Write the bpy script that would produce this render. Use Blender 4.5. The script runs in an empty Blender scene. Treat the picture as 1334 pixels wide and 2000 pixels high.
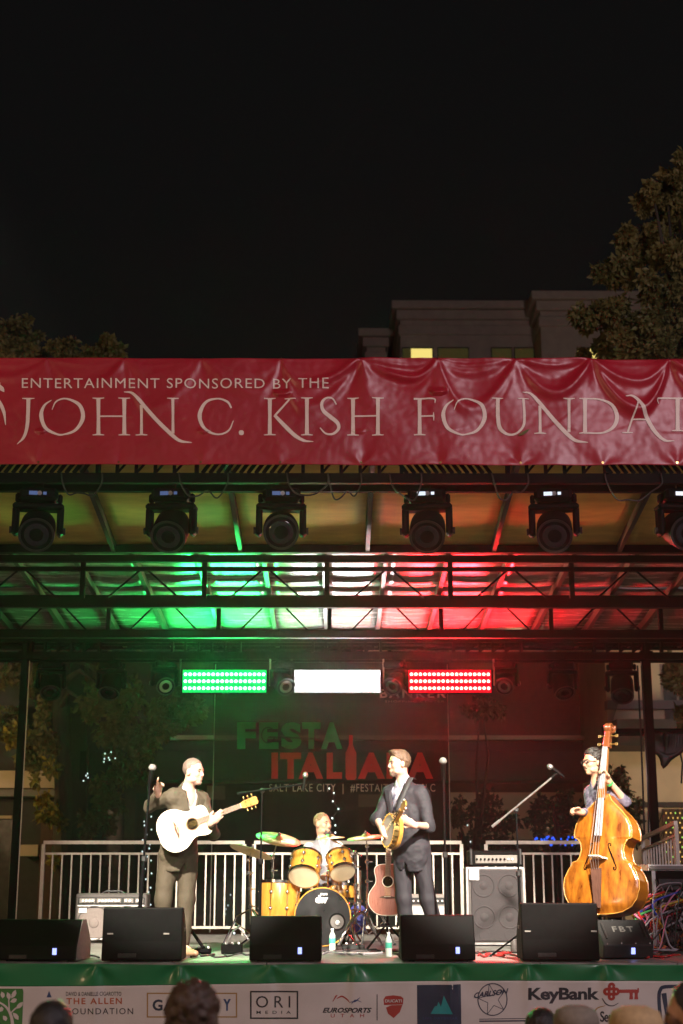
import bpy, bmesh, math, random
import numpy as np
from mathutils import Vector, Matrix, Euler, noise
R = math.radians
random.seed(7); rng = np.random.default_rng(7)
scene = bpy.context.scene
COL = scene.collection
# ------------------------------------------------------------------ camera
DECK = 1.20                      # stage deck height
CAMZ = DECK + 0.81
cam_d = bpy.data.cameras.new('camera'); cam = bpy.data.objects.new('camera', cam_d); COL.objects.link(cam)
cam_d.sensor_fit = 'VERTICAL'; cam_d.sensor_height = 36.0; cam_d.sensor_width = 24.0; cam_d.lens = 50.0
cam_d.clip_start = 0.1; cam_d.clip_end = 600
cam.location = (0, 0, CAMZ); cam.rotation_euler = (R(104.0), 0, R(-0.25))
cam_d.dof.use_dof = True; cam_d.dof.focus_distance = 13.9; cam_d.dof.aperture_fstop = 2.0
scene.camera = cam
# ------------------------------------------------------------------ night sky, light, exposure
world = bpy.data.worlds.new('World'); scene.world = world; world.use_nodes = True
bgn = world.node_tree.nodes['Background']
bgn.inputs['Color'].default_value = (0.95, 0.97, 1.0, 1); bgn.inputs['Strength'].default_value = 0.0036
scene.view_settings.view_transform = 'Standard'; scene.view_settings.look = 'None'
scene.view_settings.exposure = 0.0; scene.view_settings.gamma = 1.0; scene.view_settings.use_curve_mapping = False
scene.cycles.use_denoising = True
scene.cycles.max_bounces = 6; scene.cycles.diffuse_bounces = 3; scene.cycles.glossy_bounces = 3
scene.cycles.transparent_max_bounces = 24; scene.cycles.sample_clamp_indirect = 4.0
scene.cycles.caustics_reflective = False; scene.cycles.caustics_refractive = False

def lamp(name, kind, loc, power, color, target=None, size=0.3, spot=40, blend=0.4):
    d = bpy.data.lights.new(name, kind); d.energy = power; d.color = color
    if kind == 'SPOT':
        d.spot_size = R(spot); d.spot_blend = blend; d.shadow_soft_size = size
    elif kind == 'POINT':
        d.shadow_soft_size = size
    o = bpy.data.objects.new(name, d); COL.objects.link(o); o.location = loc
    if target is not None:
        o.rotation_euler = (Vector(target) - Vector(loc)).to_track_quat('-Z', 'Y').to_euler()
    return o
# front-of-house profile spots, high out in the square, framed on the players
KEY = (1.0, 0.90, 0.76)
lamp('front_spot', 'SPOT', (-2.4, 7.5, DECK + 5.3), 13500, KEY, (-1.3, 14.5, DECK + 0.85), 0.14, 22.5, 0.25)
lamp('front_spot', 'SPOT', (2.7, 7.5, DECK + 5.3), 13500, KEY, (1.5, 14.5, DECK + 0.85), 0.14, 22.5, 0.25)
for x in (-1.9, 0.0, 1.9): lamp('added_fill_wash', 'SPOT', (x, 2.0, DECK + 4.3), 3000, KEY, (x * 1.06, 17.6, DECK + 0.72), 0.2, 10.5, 0.3)  # unseen fill spots added to brighten the railing and the faces
# lamp posts of the square, behind the photographer and in the street behind the stage
lamp('square_lamp', 'POINT', (8.0, -2.0, 9.5), 4300, (1.0, 0.80, 0.88), size=1.6)
lamp('square_lamp', 'POINT', (-10.0, 2.0, 4.5), 1300, (1.0, 0.60, 0.34), size=0.8)
lamp('street_lamp_light', 'POINT', (-8.2, 23.5, 3.6), 190, (1.0, 0.66, 0.28), size=0.3)
lamp('street_lamp_light', 'POINT', (9.6, 23.0, 3.4), 460, (1.0, 0.74, 0.44), size=0.3)
lamp('street_lamp_light', 'POINT', (3.4, 25.0, 2.4), 45, (1.0, 0.70, 0.38), size=0.3)
# ------------------------------------------------------------------ pixels of the photograph to places
FPX = 2000 * 50.0 / 36.0
CM = cam.rotation_euler.to_matrix()
def ray(px, py): return CM @ Vector(((px - 667.0) / FPX, (1000.0 - py) / FPX, -1.0))
def W(px, py, Y):                # point of that pixel's ray on the vertical plane y = Y
    d = ray(px, py); return Vector((0, 0, CAMZ)) + d * (Y / d.y)
def WZ(px, py, Z):               # on the horizontal plane z = Z
    d = ray(px, py); return Vector((0, 0, CAMZ)) + d * ((Z - CAMZ) / d.z)
def XF(px, Y, z=DECK + 0.6):     # x of that column at depth Y
    d = ray(px, 1692); return d.x * Y / d.y + (0 if z is None else 0)
def ppm(Y): return FPX / (Y * math.cos(R(14)))
# ------------------------------------------------------------------ mesh collecting
class MB:
    def __init__(s): s.v = []; s.f = []
    def add(s, vs, fs):
        o = len(s.v); s.v += [tuple(p) for p in vs]; s.f += [tuple(i + o for i in f) for f in fs]; return s
    def box(s, c, d, rot=None):
        hx, hy, hz = d[0] / 2, d[1] / 2, d[2] / 2; c = Vector(c)
        vs = [Vector((x, y, z)) for x in (-hx, hx) for y in (-hy, hy) for z in (-hz, hz)]
        if rot is not None: vs = [rot @ p for p in vs]
        return s.add([c + p for p in vs], [(0, 1, 3, 2), (4, 6, 7, 5), (0, 4, 5, 1), (2, 3, 7, 6), (0, 2, 6, 4), (1, 5, 7, 3)])
    def bbox(s, c, d, b=0.01, rot=None):       # box with chamfered edges
        c = Vector(c); h = Vector(d) / 2; b = min(b, min(h) * 0.9); vs = []; fs = []
        idx = {}
        for sx in (-1, 1):
            for sy in (-1, 1):
                for sz in (-1, 1):
                    for a in range(3):
                        p = Vector((sx * h.x, sy * h.y, sz * h.z))
                        for k in range(3):
                            if k != a: p[k] -= (sx, sy, sz)[k] * b
                        idx[(sx, sy, sz, a)] = len(vs); vs.append(p)
        for a in range(3):
            u, w = [k for k in range(3) if k != a]
            for sg in (-1, 1):
                q = []
                for su, sw in ((-1, -1), (1, -1), (1, 1), (-1, 1)):
                    t = [0, 0, 0]; t[a] = sg; t[u] = su; t[w] = sw; q.append(idx[(t[0], t[1], t[2], a)])
                fs.append(q if (sg > 0) == (a != 1) else q[::-1])
            for su in (-1, 1):                  # edges along axis a
                for sw in (-1, 1):
                    q = []
                    for sg in (-1, 1):
                        t = [0, 0, 0]; t[a] = sg; t[u] = su; t[w] = sw
                        q.append((idx[(*t, u)], idx[(*t, w)]))
                    fs.append([q[0][0], q[0][1], q[1][1], q[1][0]])
        for sx in (-1, 1):
            for sy in (-1, 1):
                for sz in (-1, 1): fs.append([idx[(sx, sy, sz, a)] for a in range(3)])
        if rot is not None: vs = [rot @ p for p in vs]
        return s.add([c + p for p in vs], fs)
    def tube(s, pts, r, n=8, cap=True):
        pts = [Vector(p) for p in pts]; m = len(pts)
        rs = r if isinstance(r, (list, tuple)) else [r] * m
        t0 = (pts[1] - pts[0]).normalized()
        a = t0.orthogonal().normalized(); vs = []; fs = []
        for i in range(m):
            t = (pts[min(i + 1, m - 1)] - pts[max(i - 1, 0)])
            t = t.normalized() if t.length > 1e-9 else t0
            a = (a - t * a.dot(t)); a = a.normalized() if a.length > 1e-6 else t.orthogonal().normalized()
            b = t.cross(a)
            for k in range(n):
                an = 2 * math.pi * k / n; vs.append(pts[i] + (a * math.cos(an) + b * math.sin(an)) * rs[i])
        for i in range(m - 1):
            for k in range(n):
                fs.append((i * n + k, i * n + (k + 1) % n, (i + 1) * n + (k + 1) % n, (i + 1) * n + k))
        if cap: fs += [tuple(range(n))[::-1], tuple(range((m - 1) * n, m * n))]
        return s.add(vs, fs)
    def bar(s, p0, p1, w, d=None, up=(0, 0, 1)):   # rectangular bar
        p0 = Vector(p0); p1 = Vector(p1); d = d or w; t = (p1 - p0); L = t.length; t.normalize(); up = Vector(up)
        if abs(t.dot(up)) > 0.98: up = Vector((0, 1, 0))
        x = t.cross(up).normalized(); z = x.cross(t)
        return s.box((p0 + p1) / 2, (w, L, d), Matrix((x, t, z)).transposed())
    def lathe(s, prof, M=None, n=24, ring=False):              # prof [(r, z)], about local z
        M = M or Matrix(); vs = []; fs = []; m = len(prof)
        for r, z in prof:
            for k in range(n):
                an = 2 * math.pi * k / n; vs.append(M @ Vector((max(r, 1e-5) * math.cos(an), max(r, 1e-5) * math.sin(an), z)))
        for i in range(m - 1):
            for k in range(n):
                fs.append((i * n + k, i * n + (k + 1) % n, (i + 1) * n + (k + 1) % n, (i + 1) * n + k))
        if ring: fs += [((m - 1) * n + k, (m - 1) * n + (k + 1) % n, (k + 1) % n, k) for k in range(n)]
        else: fs += [tuple(range(n))[::-1], tuple(range((m - 1) * n, m * n))]
        return s.add(vs, fs)
    def ball(s, c, r, n=10, M=None):
        r = r if isinstance(r, (list, tuple)) else (r, r, r)
        T = Matrix.Translation(Vector(c)) @ (M.to_4x4() if M is not None else Matrix()) @ Matrix.Diagonal((r[0], r[1], r[2], 1))
        k = max(4, n // 2 + 1)
        return s.lathe([(math.sin(math.pi * i / k), -math.cos(math.pi * i / k)) for i in range(k + 1)], T, n)
    def prism(s, out, y0, y1, M=None):             # 2D outline (x, z) pushed along local y
        M = M or Matrix(); n = len(out)
        vs = [M @ Vector((x, y0, z)) for x, z in out] + [M @ Vector((x, y1, z)) for x, z in out]
        fs = [tuple(range(n)), tuple(range(n, 2 * n))[::-1]] + [(i, i + n, (i + 1) % n + n, (i + 1) % n) for i in range(n)]
        return s.add(vs, fs)
    def build(s, name, mat, parent=None, smooth=False, local=False):
        org = Vector((0, 0, 0)) if (local or parent is None) else ORG.get(parent.name, Vector((0, 0, 0)))
        me = bpy.data.meshes.new(name); me.from_pydata([(p[0] - org.x, p[1] - org.y, p[2] - org.z) for p in s.v], [], s.f)
        bm = bmesh.new(); bm.from_mesh(me); bmesh.ops.recalc_face_normals(bm, faces=bm.faces); bm.to_mesh(me); bm.free()
        if smooth:
            me.polygons.foreach_set('use_smooth', [True] * len(me.polygons))
            if smooth is not True: me.set_sharp_from_angle(angle=R(smooth))
        return link(name, me, mat, parent)
def smooth_pts(pts, n=5):
    P = [Vector(p) for p in pts]; m = len(P); out = []
    for i in range(m - 1):
        p0 = P[i - 1] if i else P[0] * 2 - P[1]; p1, p2 = P[i], P[i + 1]; p3 = P[i + 2] if i + 2 < m else P[-1] * 2 - P[-2]
        for k in range(n + (i == m - 2)):
            t = k / n; out.append(0.5 * ((2 * p1) + (p2 - p0) * t + (2 * p0 - 5 * p1 + 4 * p2 - p3) * t * t + (3 * p1 - p0 - 3 * p2 + p3) * t ** 3))
    return out
ORG = {}
def link(name, me, mat, parent=None):
    o = bpy.data.objects.new(name, me); COL.objects.link(o)
    if mat is not None and len(me.materials) == 0: me.materials.append(M_(mat))
    if parent is not None: o.parent = parent; ORG[o.name] = ORG.get(parent.name, Vector((0, 0, 0)))
    return o
def tag(o, label=None, cat=None, group=None, kind=None):
    if label: o['label'] = label
    if cat: o['category'] = cat
    if group: o['group'] = group
    if kind: o['kind'] = kind
    return o
def thing(name, label, cat, loc=(0, 0, 0), group=None, M=None):
    o = bpy.data.objects.new(name, None); COL.objects.link(o); o.empty_display_size = 0.1
    if M is not None: o.matrix_world = M; ORG[o.name] = Vector((0, 0, 0))
    else: o.location = loc; ORG[o.name] = Vector(loc)
    return tag(o, label, cat, group)
def dup(o, parent=None):
    c = o.copy(); COL.objects.link(c); c.parent = parent
    for ch in o.children: dup(ch, c)
    return c
def frame(o, x, y, z): return Matrix(((x[0], y[0], z[0], o[0]), (x[1], y[1], z[1], o[1]), (x[2], y[2], z[2], o[2]), (0, 0, 0, 1)))
def axis_frame(o, zdir, up=(0, 0, 1)):
    z = Vector(zdir).normalized(); u = Vector(up)
    if abs(z.dot(u)) > 0.99: u = Vector((0, 1, 0))
    x = u.cross(z).normalized(); y = z.cross(x)
    return frame(o, x, y, z)
# ------------------------------------------------------------------ materials
MATS = {}
def M_(m): return m if not isinstance(m, str) else MATS[m]
def mat(name, col, rough=0.6, metal=0.0, vary=0.18, scale=8.0, bump=0.0, bscale=60.0, emit=None, estr=0.0, spec=0.5, coat=0.0, sub=0.0, stretch=None, col2=None, trans=0.0, aniso=None):
    m = bpy.data.materials.new(name); m.use_nodes = True; nt = m.node_tree; b = nt.nodes['Principled BSDF']
    b.inputs['Roughness'].default_value = rough; b.inputs['Metallic'].default_value = metal
    b.inputs['Specular IOR Level'].default_value = spec; b.inputs['Coat Weight'].default_value = coat; b.inputs['Coat Roughness'].default_value = 0.15
    if sub: b.inputs['Subsurface Weight'].default_value = sub; b.inputs['Subsurface Radius'].default_value = (0.012, 0.005, 0.003); b.inputs['Subsurface Scale'].default_value = 1.0
    if trans: b.inputs['Transmission Weight'].default_value = trans
    if emit: b.inputs['Emission Color'].default_value = (*emit, 1); b.inputs['Emission Strength'].default_value = estr
    tc = nt.nodes.new('ShaderNodeTexCoord'); mp = nt.nodes.new('ShaderNodeMapping')
    if stretch: mp.inputs['Scale'].default_value = stretch
    nt.links.new(tc.outputs['Object'], mp.inputs['Vector'])
    if vary or col2:
        nz = nt.nodes.new('ShaderNodeTexNoise'); nz.inputs['Scale'].default_value = scale; nz.inputs['Detail'].default_value = 6; nz.inputs['Roughness'].default_value = 0.6
        nt.links.new(mp.outputs['Vector'], nz.inputs['Vector'])
        cr = nt.nodes.new('ShaderNodeValToRGB'); e = cr.color_ramp.elements
        c2 = col2 or tuple(min(1, c * (1 + vary)) for c in col); c1 = col if col2 else tuple(c * (1 - vary) for c in col)
        e[0].position = 0.32; e[1].position = 0.68; e[0].color = (*c1, 1); e[1].color = (*c2, 1)
        nt.links.new(nz.outputs['Fac'], cr.inputs['Fac']); nt.links.new(cr.outputs['Color'], b.inputs['Base Color'])
        mr = nt.nodes.new('ShaderNodeMapRange'); mr.inputs['To Min'].default_value = max(0.03, rough - 0.1); mr.inputs['To Max'].default_value = min(1, rough + 0.1)
        nt.links.new(nz.outputs['Fac'], mr.inputs['Value']); nt.links.new(mr.outputs['Result'], b.inputs['Roughness'])
    else: b.inputs['Base Color'].default_value = (*col, 1)
    if bump:
        n2 = nt.nodes.new('ShaderNodeTexNoise'); n2.inputs['Scale'].default_value = bscale; n2.inputs['Detail'].default_value = 4
        nt.links.new(mp.outputs['Vector'], n2.inputs['Vector'])
        bp = nt.nodes.new('ShaderNodeBump'); bp.inputs['Strength'].default_value = bump; bp.inputs['Distance'].default_value = 0.01
        nt.links.new(n2.outputs['Fac'], bp.inputs['Height']); nt.links.new(bp.outputs['Normal'], b.inputs['Normal'])
    MATS[name] = m; return m
def scrim_mat(name, col, opaque):
    m = bpy.data.materials.new(name); m.use_nodes = True; nt = m.node_tree; b = nt.nodes['Principled BSDF']; out = nt.nodes['Material Output']
    b.inputs['Base Color'].default_value = (*col, 1); b.inputs['Roughness'].default_value = 0.85; b.inputs['Specular IOR Level'].default_value = 0.1
    t = nt.nodes.new('ShaderNodeBsdfTransparent'); mx = nt.nodes.new('ShaderNodeMixShader'); mx.inputs[0].default_value = opaque
    nt.links.new(t.outputs[0], mx.inputs[1]); nt.links.new(b.outputs[0], mx.inputs[2]); nt.links.new(mx.outputs[0], out.inputs['Surface'])
    MATS[name] = m
mat('asphalt', (0.05, 0.05, 0.05), 0.85, vary=0.3, scale=3, bump=0.4)
mat('deck', (0.24, 0.225, 0.21), 0.42, vary=0.4, scale=4, bump=0.15, bscale=90)
mat('black_steel', (0.004, 0.004, 0.0045), 0.65, spec=0.06, metal=0.0, vary=0.3, scale=10)
mat('dark_steel', (0.03, 0.03, 0.03), 0.4, metal=0.4, vary=0.3, scale=10)
mat('rafter_steel', (0.06, 0.06, 0.055), 0.4, metal=0.3, vary=0.25, scale=6)
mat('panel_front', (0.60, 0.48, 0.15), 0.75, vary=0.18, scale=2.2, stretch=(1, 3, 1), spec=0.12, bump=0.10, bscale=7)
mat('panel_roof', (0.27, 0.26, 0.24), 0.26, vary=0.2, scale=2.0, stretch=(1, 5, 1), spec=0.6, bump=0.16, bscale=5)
mat('galvanised', (0.52, 0.47, 0.40), 0.45, metal=0.35, vary=0.15, scale=14)
mat('black_box', (0.0035, 0.0035, 0.0035), 0.6, vary=0.3, scale=20, bump=0.15, bscale=160, spec=0.07)
mat('grille', (0.016, 0.016, 0.016), 0.6, vary=0.3, scale=60, bump=0.3, bscale=300, spec=0.3)
mat('grey_box', (0.16, 0.155, 0.14), 0.6, vary=0.2, scale=20, bump=0.2, bscale=160)
mat('amp_cloth', (0.20, 0.165, 0.15), 0.8, vary=0.15, scale=90, bump=0.2, bscale=300)
mat('amp_tolex', (0.075, 0.065, 0.06), 0.6, vary=0.2, scale=40, bump=0.2, bscale=200)
mat('cab_cloth', (0.042, 0.036, 0.038), 0.8, vary=0.2, scale=90, bump=0.25, bscale=300)
mat('cone', (0.04, 0.035, 0.036), 0.6, vary=0.2)
mat('silver_cloth', (0.42, 0.41, 0.40), 0.6, vary=0.12, scale=60)
mat('chrome', (0.75, 0.73, 0.72), 0.16, metal=1.0, vary=0.1, scale=20)
mat('satin_chrome', (0.6, 0.57, 0.56), 0.32, metal=0.9, vary=0.1, scale=20)
mat('white_paint', (0.78, 0.76, 0.72), 0.5, vary=0.05)
mat('white_print', (0.74, 0.66, 0.58), 0.6, vary=0.04)
mat('cable_black', (0.012, 0.012, 0.012), 0.5, vary=0.1)
mat('skin', (0.60, 0.36, 0.26), 0.5, vary=0.07, scale=25, sub=0.15, bump=0.05, bscale=200)
mat('skin_tan', (0.50, 0.28, 0.18), 0.5, vary=0.07, scale=25, sub=0.15, bump=0.05, bscale=200)
mat('eye', (0.02, 0.014, 0.012), 0.3, vary=0); mat('void_black', (0.006, 0.004, 0.003), 0.9, vary=0, spec=0.0)
mat('lip', (0.42, 0.18, 0.15), 0.5, vary=0.05)
for nm, c in (('hair_grey', (0.17, 0.12, 0.095)), ('hair_brown', (0.11, 0.062, 0.035)), ('hair_dark', (0.022, 0.018, 0.016)), ('hair_black', (0.012, 0.010, 0.010)), ('hair_sandy', (0.20, 0.13, 0.06)), ('beard', (0.16, 0.10, 0.075)), ('beard_dark', (0.06, 0.04, 0.03)), ('hair_auburn', (0.05, 0.025, 0.014))):
    mat(nm, c, 0.5, vary=0.45, scale=70, bump=0.7, bscale=150, stretch=(1, 1, 0.35))
mat('olive_suit', (0.060, 0.046, 0.027), 0.8, vary=0.12, scale=30, bump=0.2, bscale=250)
mat('charcoal_suit', (0.019, 0.017, 0.023), 0.75, vary=0.12, scale=30, bump=0.2, bscale=250)
mat('vest_grey', (0.16, 0.155, 0.17), 0.75, vary=0.25, scale=55, stretch=(3, 3, 0.1))
mat('shirt_white', (0.62, 0.60, 0.56), 0.75, vary=0.06, scale=20)
mat('shirt_floral', (0.70, 0.68, 0.72), 0.7, col2=(0.05, 0.05, 0.16), vary=0.1, scale=28)
mat('shirt_print', (0.60, 0.55, 0.52), 0.7, col2=(0.10, 0.08, 0.10), vary=0.1, scale=34)
mat('shirt_bassist', (0.018, 0.015, 0.03), 0.7, col2=(0.16, 0.14, 0.19), vary=0.1, scale=26)
mat('jeans_dark', (0.03, 0.03, 0.045), 0.8, vary=0.2, scale=30)
mat('shoe_black', (0.015, 0.014, 0.013), 0.35, vary=0.2)
mat('shoe_tan', (0.30, 0.18, 0.10), 0.45, vary=0.2)
mat('strap_black', (0.03, 0.03, 0.032), 0.7, vary=0.15)
mat('spruce', (0.72, 0.52, 0.28), 0.5, vary=0.10, scale=20, stretch=(14, 0.6, 1), coat=0.12)
mat('rosewood', (0.10, 0.045, 0.03), 0.6, vary=0.3, scale=18, stretch=(6, 0.5, 1), spec=0.25)
mat('fretboard', (0.26, 0.18, 0.16), 0.6, vary=0.2, scale=30, stretch=(8, 0.5, 1))
mat('mahogany', (0.30, 0.085, 0.045), 0.3, vary=0.25, scale=16, stretch=(10, 0.6, 1), coat=0.6)
mat('head_wood', (0.46, 0.22, 0.045), 0.3, vary=0.25, scale=12, coat=0.6)
mat('bass_wood', (0.10, 0.022, 0.003), 0.30, col2=(0.42, 0.145, 0.012), vary=0.2, scale=4.5, stretch=(3.0, 1, 0.55), coat=0.5, bump=0.04, bscale=20)
mat('bass_dark', (0.14, 0.04, 0.012), 0.3, vary=0.35, scale=8, coat=0.6)
mat('bass_board', (0.34, 0.33, 0.36), 0.28, vary=0.12, scale=18, stretch=(8, 1, 0.4), coat=0.5)
mat('bone', (0.80, 0.74, 0.62), 0.45, vary=0.06)
mat('maple_shell', (0.52, 0.235, 0.035), 0.26, vary=0.22, scale=9, stretch=(1, 1, 0.3), coat=0.7)
mat('drum_head', (0.80, 0.70, 0.48), 0.5, vary=0.05)
mat('drum_head_black', (0.010, 0.010, 0.011), 0.3, vary=0.2)
mat('bronze', (0.66, 0.44, 0.18), 0.36, metal=1.0, vary=0.15, scale=9)
mat('brass', (0.72, 0.48, 0.16), 0.25, metal=0.9, vary=0.1)
mat('banjo_head', (0.80, 0.76, 0.68), 0.5, vary=0.05)
mat('bottle', (0.62, 0.70, 0.64), 0.12, vary=0.05, trans=0.35)
mat('bottle_label', (0.05, 0.30, 0.22), 0.4, vary=0.1)
mat('beer', (0.75, 0.30, 0.04), 0.2, vary=0.1, trans=0.3)
mat('foam', (0.8, 0.74, 0.62), 0.7, vary=0.05)
mat('red_vinyl', (0.37, 0.007, 0.022), 0.42, vary=0.10, scale=1.6, spec=0.6, coat=0.28)
MATS['red_vinyl'].node_tree.nodes['Principled BSDF'].inputs['Coat Roughness'].default_value = 0.42
mat('banner_print', (0.85, 0.70, 0.60), 0.5, vary=0.05)
mat('green_vinyl', (0.012, 0.17, 0.055), 0.45, vary=0.15, scale=2.5, coat=0.25)
mat('white_vinyl', (0.60, 0.55, 0.50), 0.6, vary=0.06, scale=3)
for nm, c in (('p_black', (0.02, 0.02, 0.024)), ('p_navy', (0.018, 0.028, 0.055)), ('p_red', (0.36, 0.035, 0.022)), ('p_orange', (0.42, 0.10, 0.035)), ('p_green', (0.045, 0.19, 0.04)), ('p_teal', (0.02, 0.26, 0.26)), ('p_gold', (0.34, 0.20, 0.05)), ('p_blue', (0.03, 0.06, 0.16)), ('p_grey', (0.18, 0.17, 0.17))):
    mat(nm, c, 0.55, vary=0.06)
mat('cable_red', (0.45, 0.02, 0.02), 0.4); mat('cable_yellow', (0.55, 0.35, 0.03), 0.4); mat('cable_green', (0.05, 0.30, 0.08), 0.4)
mat('cable_blue', (0.03, 0.05, 0.35), 0.4); mat('cable_orange', (0.55, 0.14, 0.03), 0.4); mat('cable_pink', (0.55, 0.18, 0.28), 0.4); mat('cable_grey', (0.3, 0.28, 0.3), 0.4)
mat('blue_cloth', (0.03, 0.035, 0.16), 0.8)
mat('stucco', (0.40, 0.33, 0.28), 0.85, vary=0.1, scale=3, bump=0.2)
mat('cream_wall', (0.62, 0.50, 0.34), 0.8, vary=0.1, scale=2, bump=0.15)
mat('grey_band', (0.22, 0.20, 0.18), 0.7, vary=0.1)
mat('brown_wall', (0.10, 0.055, 0.035), 0.8, vary=0.2)
mat('dark_wall', (0.05, 0.045, 0.045), 0.8, vary=0.2)
mat('window_dark', (0.05, 0.05, 0.04), 0.15, vary=0.2)
mat('window_dim', (0.05, 0.05, 0.03), 0.2, vary=0.2, emit=(0.55, 0.45, 0.12), estr=0.05)
mat('window_lit', (0.3, 0.25, 0.1), 0.4, vary=0.2, emit=(1.0, 0.80, 0.22), estr=0.95)
mat('bark', (0.07, 0.055, 0.04), 0.9, vary=0.3, scale=14, bump=0.8, bscale=30, stretch=(1, 1, 0.2))
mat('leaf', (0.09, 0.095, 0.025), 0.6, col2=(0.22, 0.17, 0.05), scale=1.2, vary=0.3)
mat('leaf_lit_tint', (0.12, 0.11, 0.015), 0.6, col2=(0.34, 0.25, 0.02), scale=3.0, vary=0.3)  # extra yellow is lamplight put into the leaf colour
mat('leaf_dark', (0.045, 0.055, 0.02), 0.6, col2=(0.09, 0.08, 0.035), scale=1.5, vary=0.3)
mat('bulb_white', (1, 1, 1), 0.4, vary=0, emit=(0.75, 0.95, 1.0), estr=3.0)
mat('bulb_blue', (0.1, 0.2, 1), 0.4, vary=0, emit=(0.02, 0.12, 1.0), estr=3.0)
mat('bulb_amber', (1, 0.8, 0.3), 0.4, vary=0, emit=(1.0, 0.6, 0.12), estr=0.7)
mat('bulb_green', (0.5, 1, 0.3), 0.4, vary=0, emit=(0.4, 1.0, 0.15), estr=0.6)
mat('display', (0.2, 0.2, 0.6), 0.3, vary=0, emit=(0.30, 0.36, 1.0), estr=2.2)
mat('display_dim', (0.02, 0.02, 0.04), 0.3, vary=0, emit=(0.25, 0.4, 0.9), estr=0.25)
mat('display_white', (0.1, 0.1, 0.1), 0.3, vary=0, emit=(0.75, 0.85, 1.0), estr=1.1)
mat('lens_glass', (0.02, 0.02, 0.024), 0.08, vary=0, spec=0.8)
mat('lens_pale', (0.35, 0.33, 0.30), 0.2, vary=0.1)
mat('led_green', (0.0, 0.3, 0.1), 0.3, vary=0, emit=(0.45, 1.0, 0.60), estr=5.0)
mat('led_white', (0.5, 0.5, 0.5), 0.3, vary=0, emit=(1.0, 0.97, 1.0), estr=3.5)
mat('led_red', (0.3, 0.0, 0.0), 0.3, vary=0, emit=(1.0, 0.50, 0.38), estr=5.0)
mat('face_green', (0, .2, .05), 0.4, vary=0, emit=(0.0, 0.70, 0.14), estr=1.0); mat('face_white', (.5, .5, .5), 0.4, vary=0, emit=(1, 1, 1), estr=1.0); mat('face_red', (.2, 0, 0), 0.4, vary=0, emit=(0.95, 0.0, 0.015), estr=1.0)  # emission of the plates that imitate the halo round the LEDs
scrim_mat('scrim', (0.010, 0.011, 0.010), 0.62)
scrim_mat('windscreen', (0.010, 0.010, 0.009), 0.60)
scrim_mat('scrim_green', (0.03, 0.26, 0.08), 0.82)
scrim_mat('scrim_red', (0.55, 0.045, 0.04), 0.82)
scrim_mat('scrim_white', (0.75, 0.68, 0.62), 0.9)
scrim_mat('scrim_grey', (0.34, 0.30, 0.25), 0.75)
# ------------------------------------------------------------------ lettering
def text_mesh(s, bold=0.0, spacing=1.0, shear=0.0):
    c = bpy.data.curves.new('t', 'FONT'); c.body = s; c.size = 1.0; c.offset = bold; c.space_character = spacing; c.shear = shear; c.resolution_u = 3; c.fill_mode = 'FRONT'
    o = bpy.data.objects.new('t', c); COL.objects.link(o)
    bpy.context.view_layer.update()
    me = bpy.data.meshes.new_from_object(o.evaluated_get(bpy.context.evaluated_depsgraph_get()))
    bpy.data.objects.remove(o); bpy.data.curves.remove(c)
    co = np.empty(len(me.vertices) * 3); me.vertices.foreach_get('co', co); co = co.reshape(-1, 3)[:, :2]
    fs = [tuple(p.vertices) for p in me.polygons]; bpy.data.meshes.remove(me)
    lo, hi = co.min(0), co.max(0); co = (co - lo) / (hi - lo)
    return co, fs                                    # in the unit square
def split_long(vs, fs, L):                           # cut the long edges of flat print so that it can follow cloth
    bm = bmesh.new(); bv = [bm.verts.new((p[0], p[1], 0)) for p in vs]
    for f in fs:
        try: bm.faces.new([bv[i] for i in f])
        except ValueError: pass
    xs = [p[0] for p in vs]; ys = [p[1] for p in vs]
    for ax_, lo_, hi_ in ((0, min(xs), max(xs)), (1, min(ys), max(ys))):
        c_ = lo_ + L
        while c_ < hi_:
            bmesh.ops.bisect_plane(bm, geom=bm.verts[:] + bm.edges[:] + bm.faces[:], plane_co=(c_, c_, 0), plane_no=(1 - ax_, ax_, 0)); c_ += L
    bm.verts.index_update(); r = [tuple(v.co)[:2] for v in bm.verts], [tuple(v.index for v in f.verts) for f in bm.faces]; bm.free(); return r
def sheet_print(name, mt, parent, co, fs, put, lift=0.004):  # print: 2D points -> place(u, v, lift)
    m = MB(); m.add([put(p[0], p[1], lift) for p in co], fs); return m.build(name, mt, parent)
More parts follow.
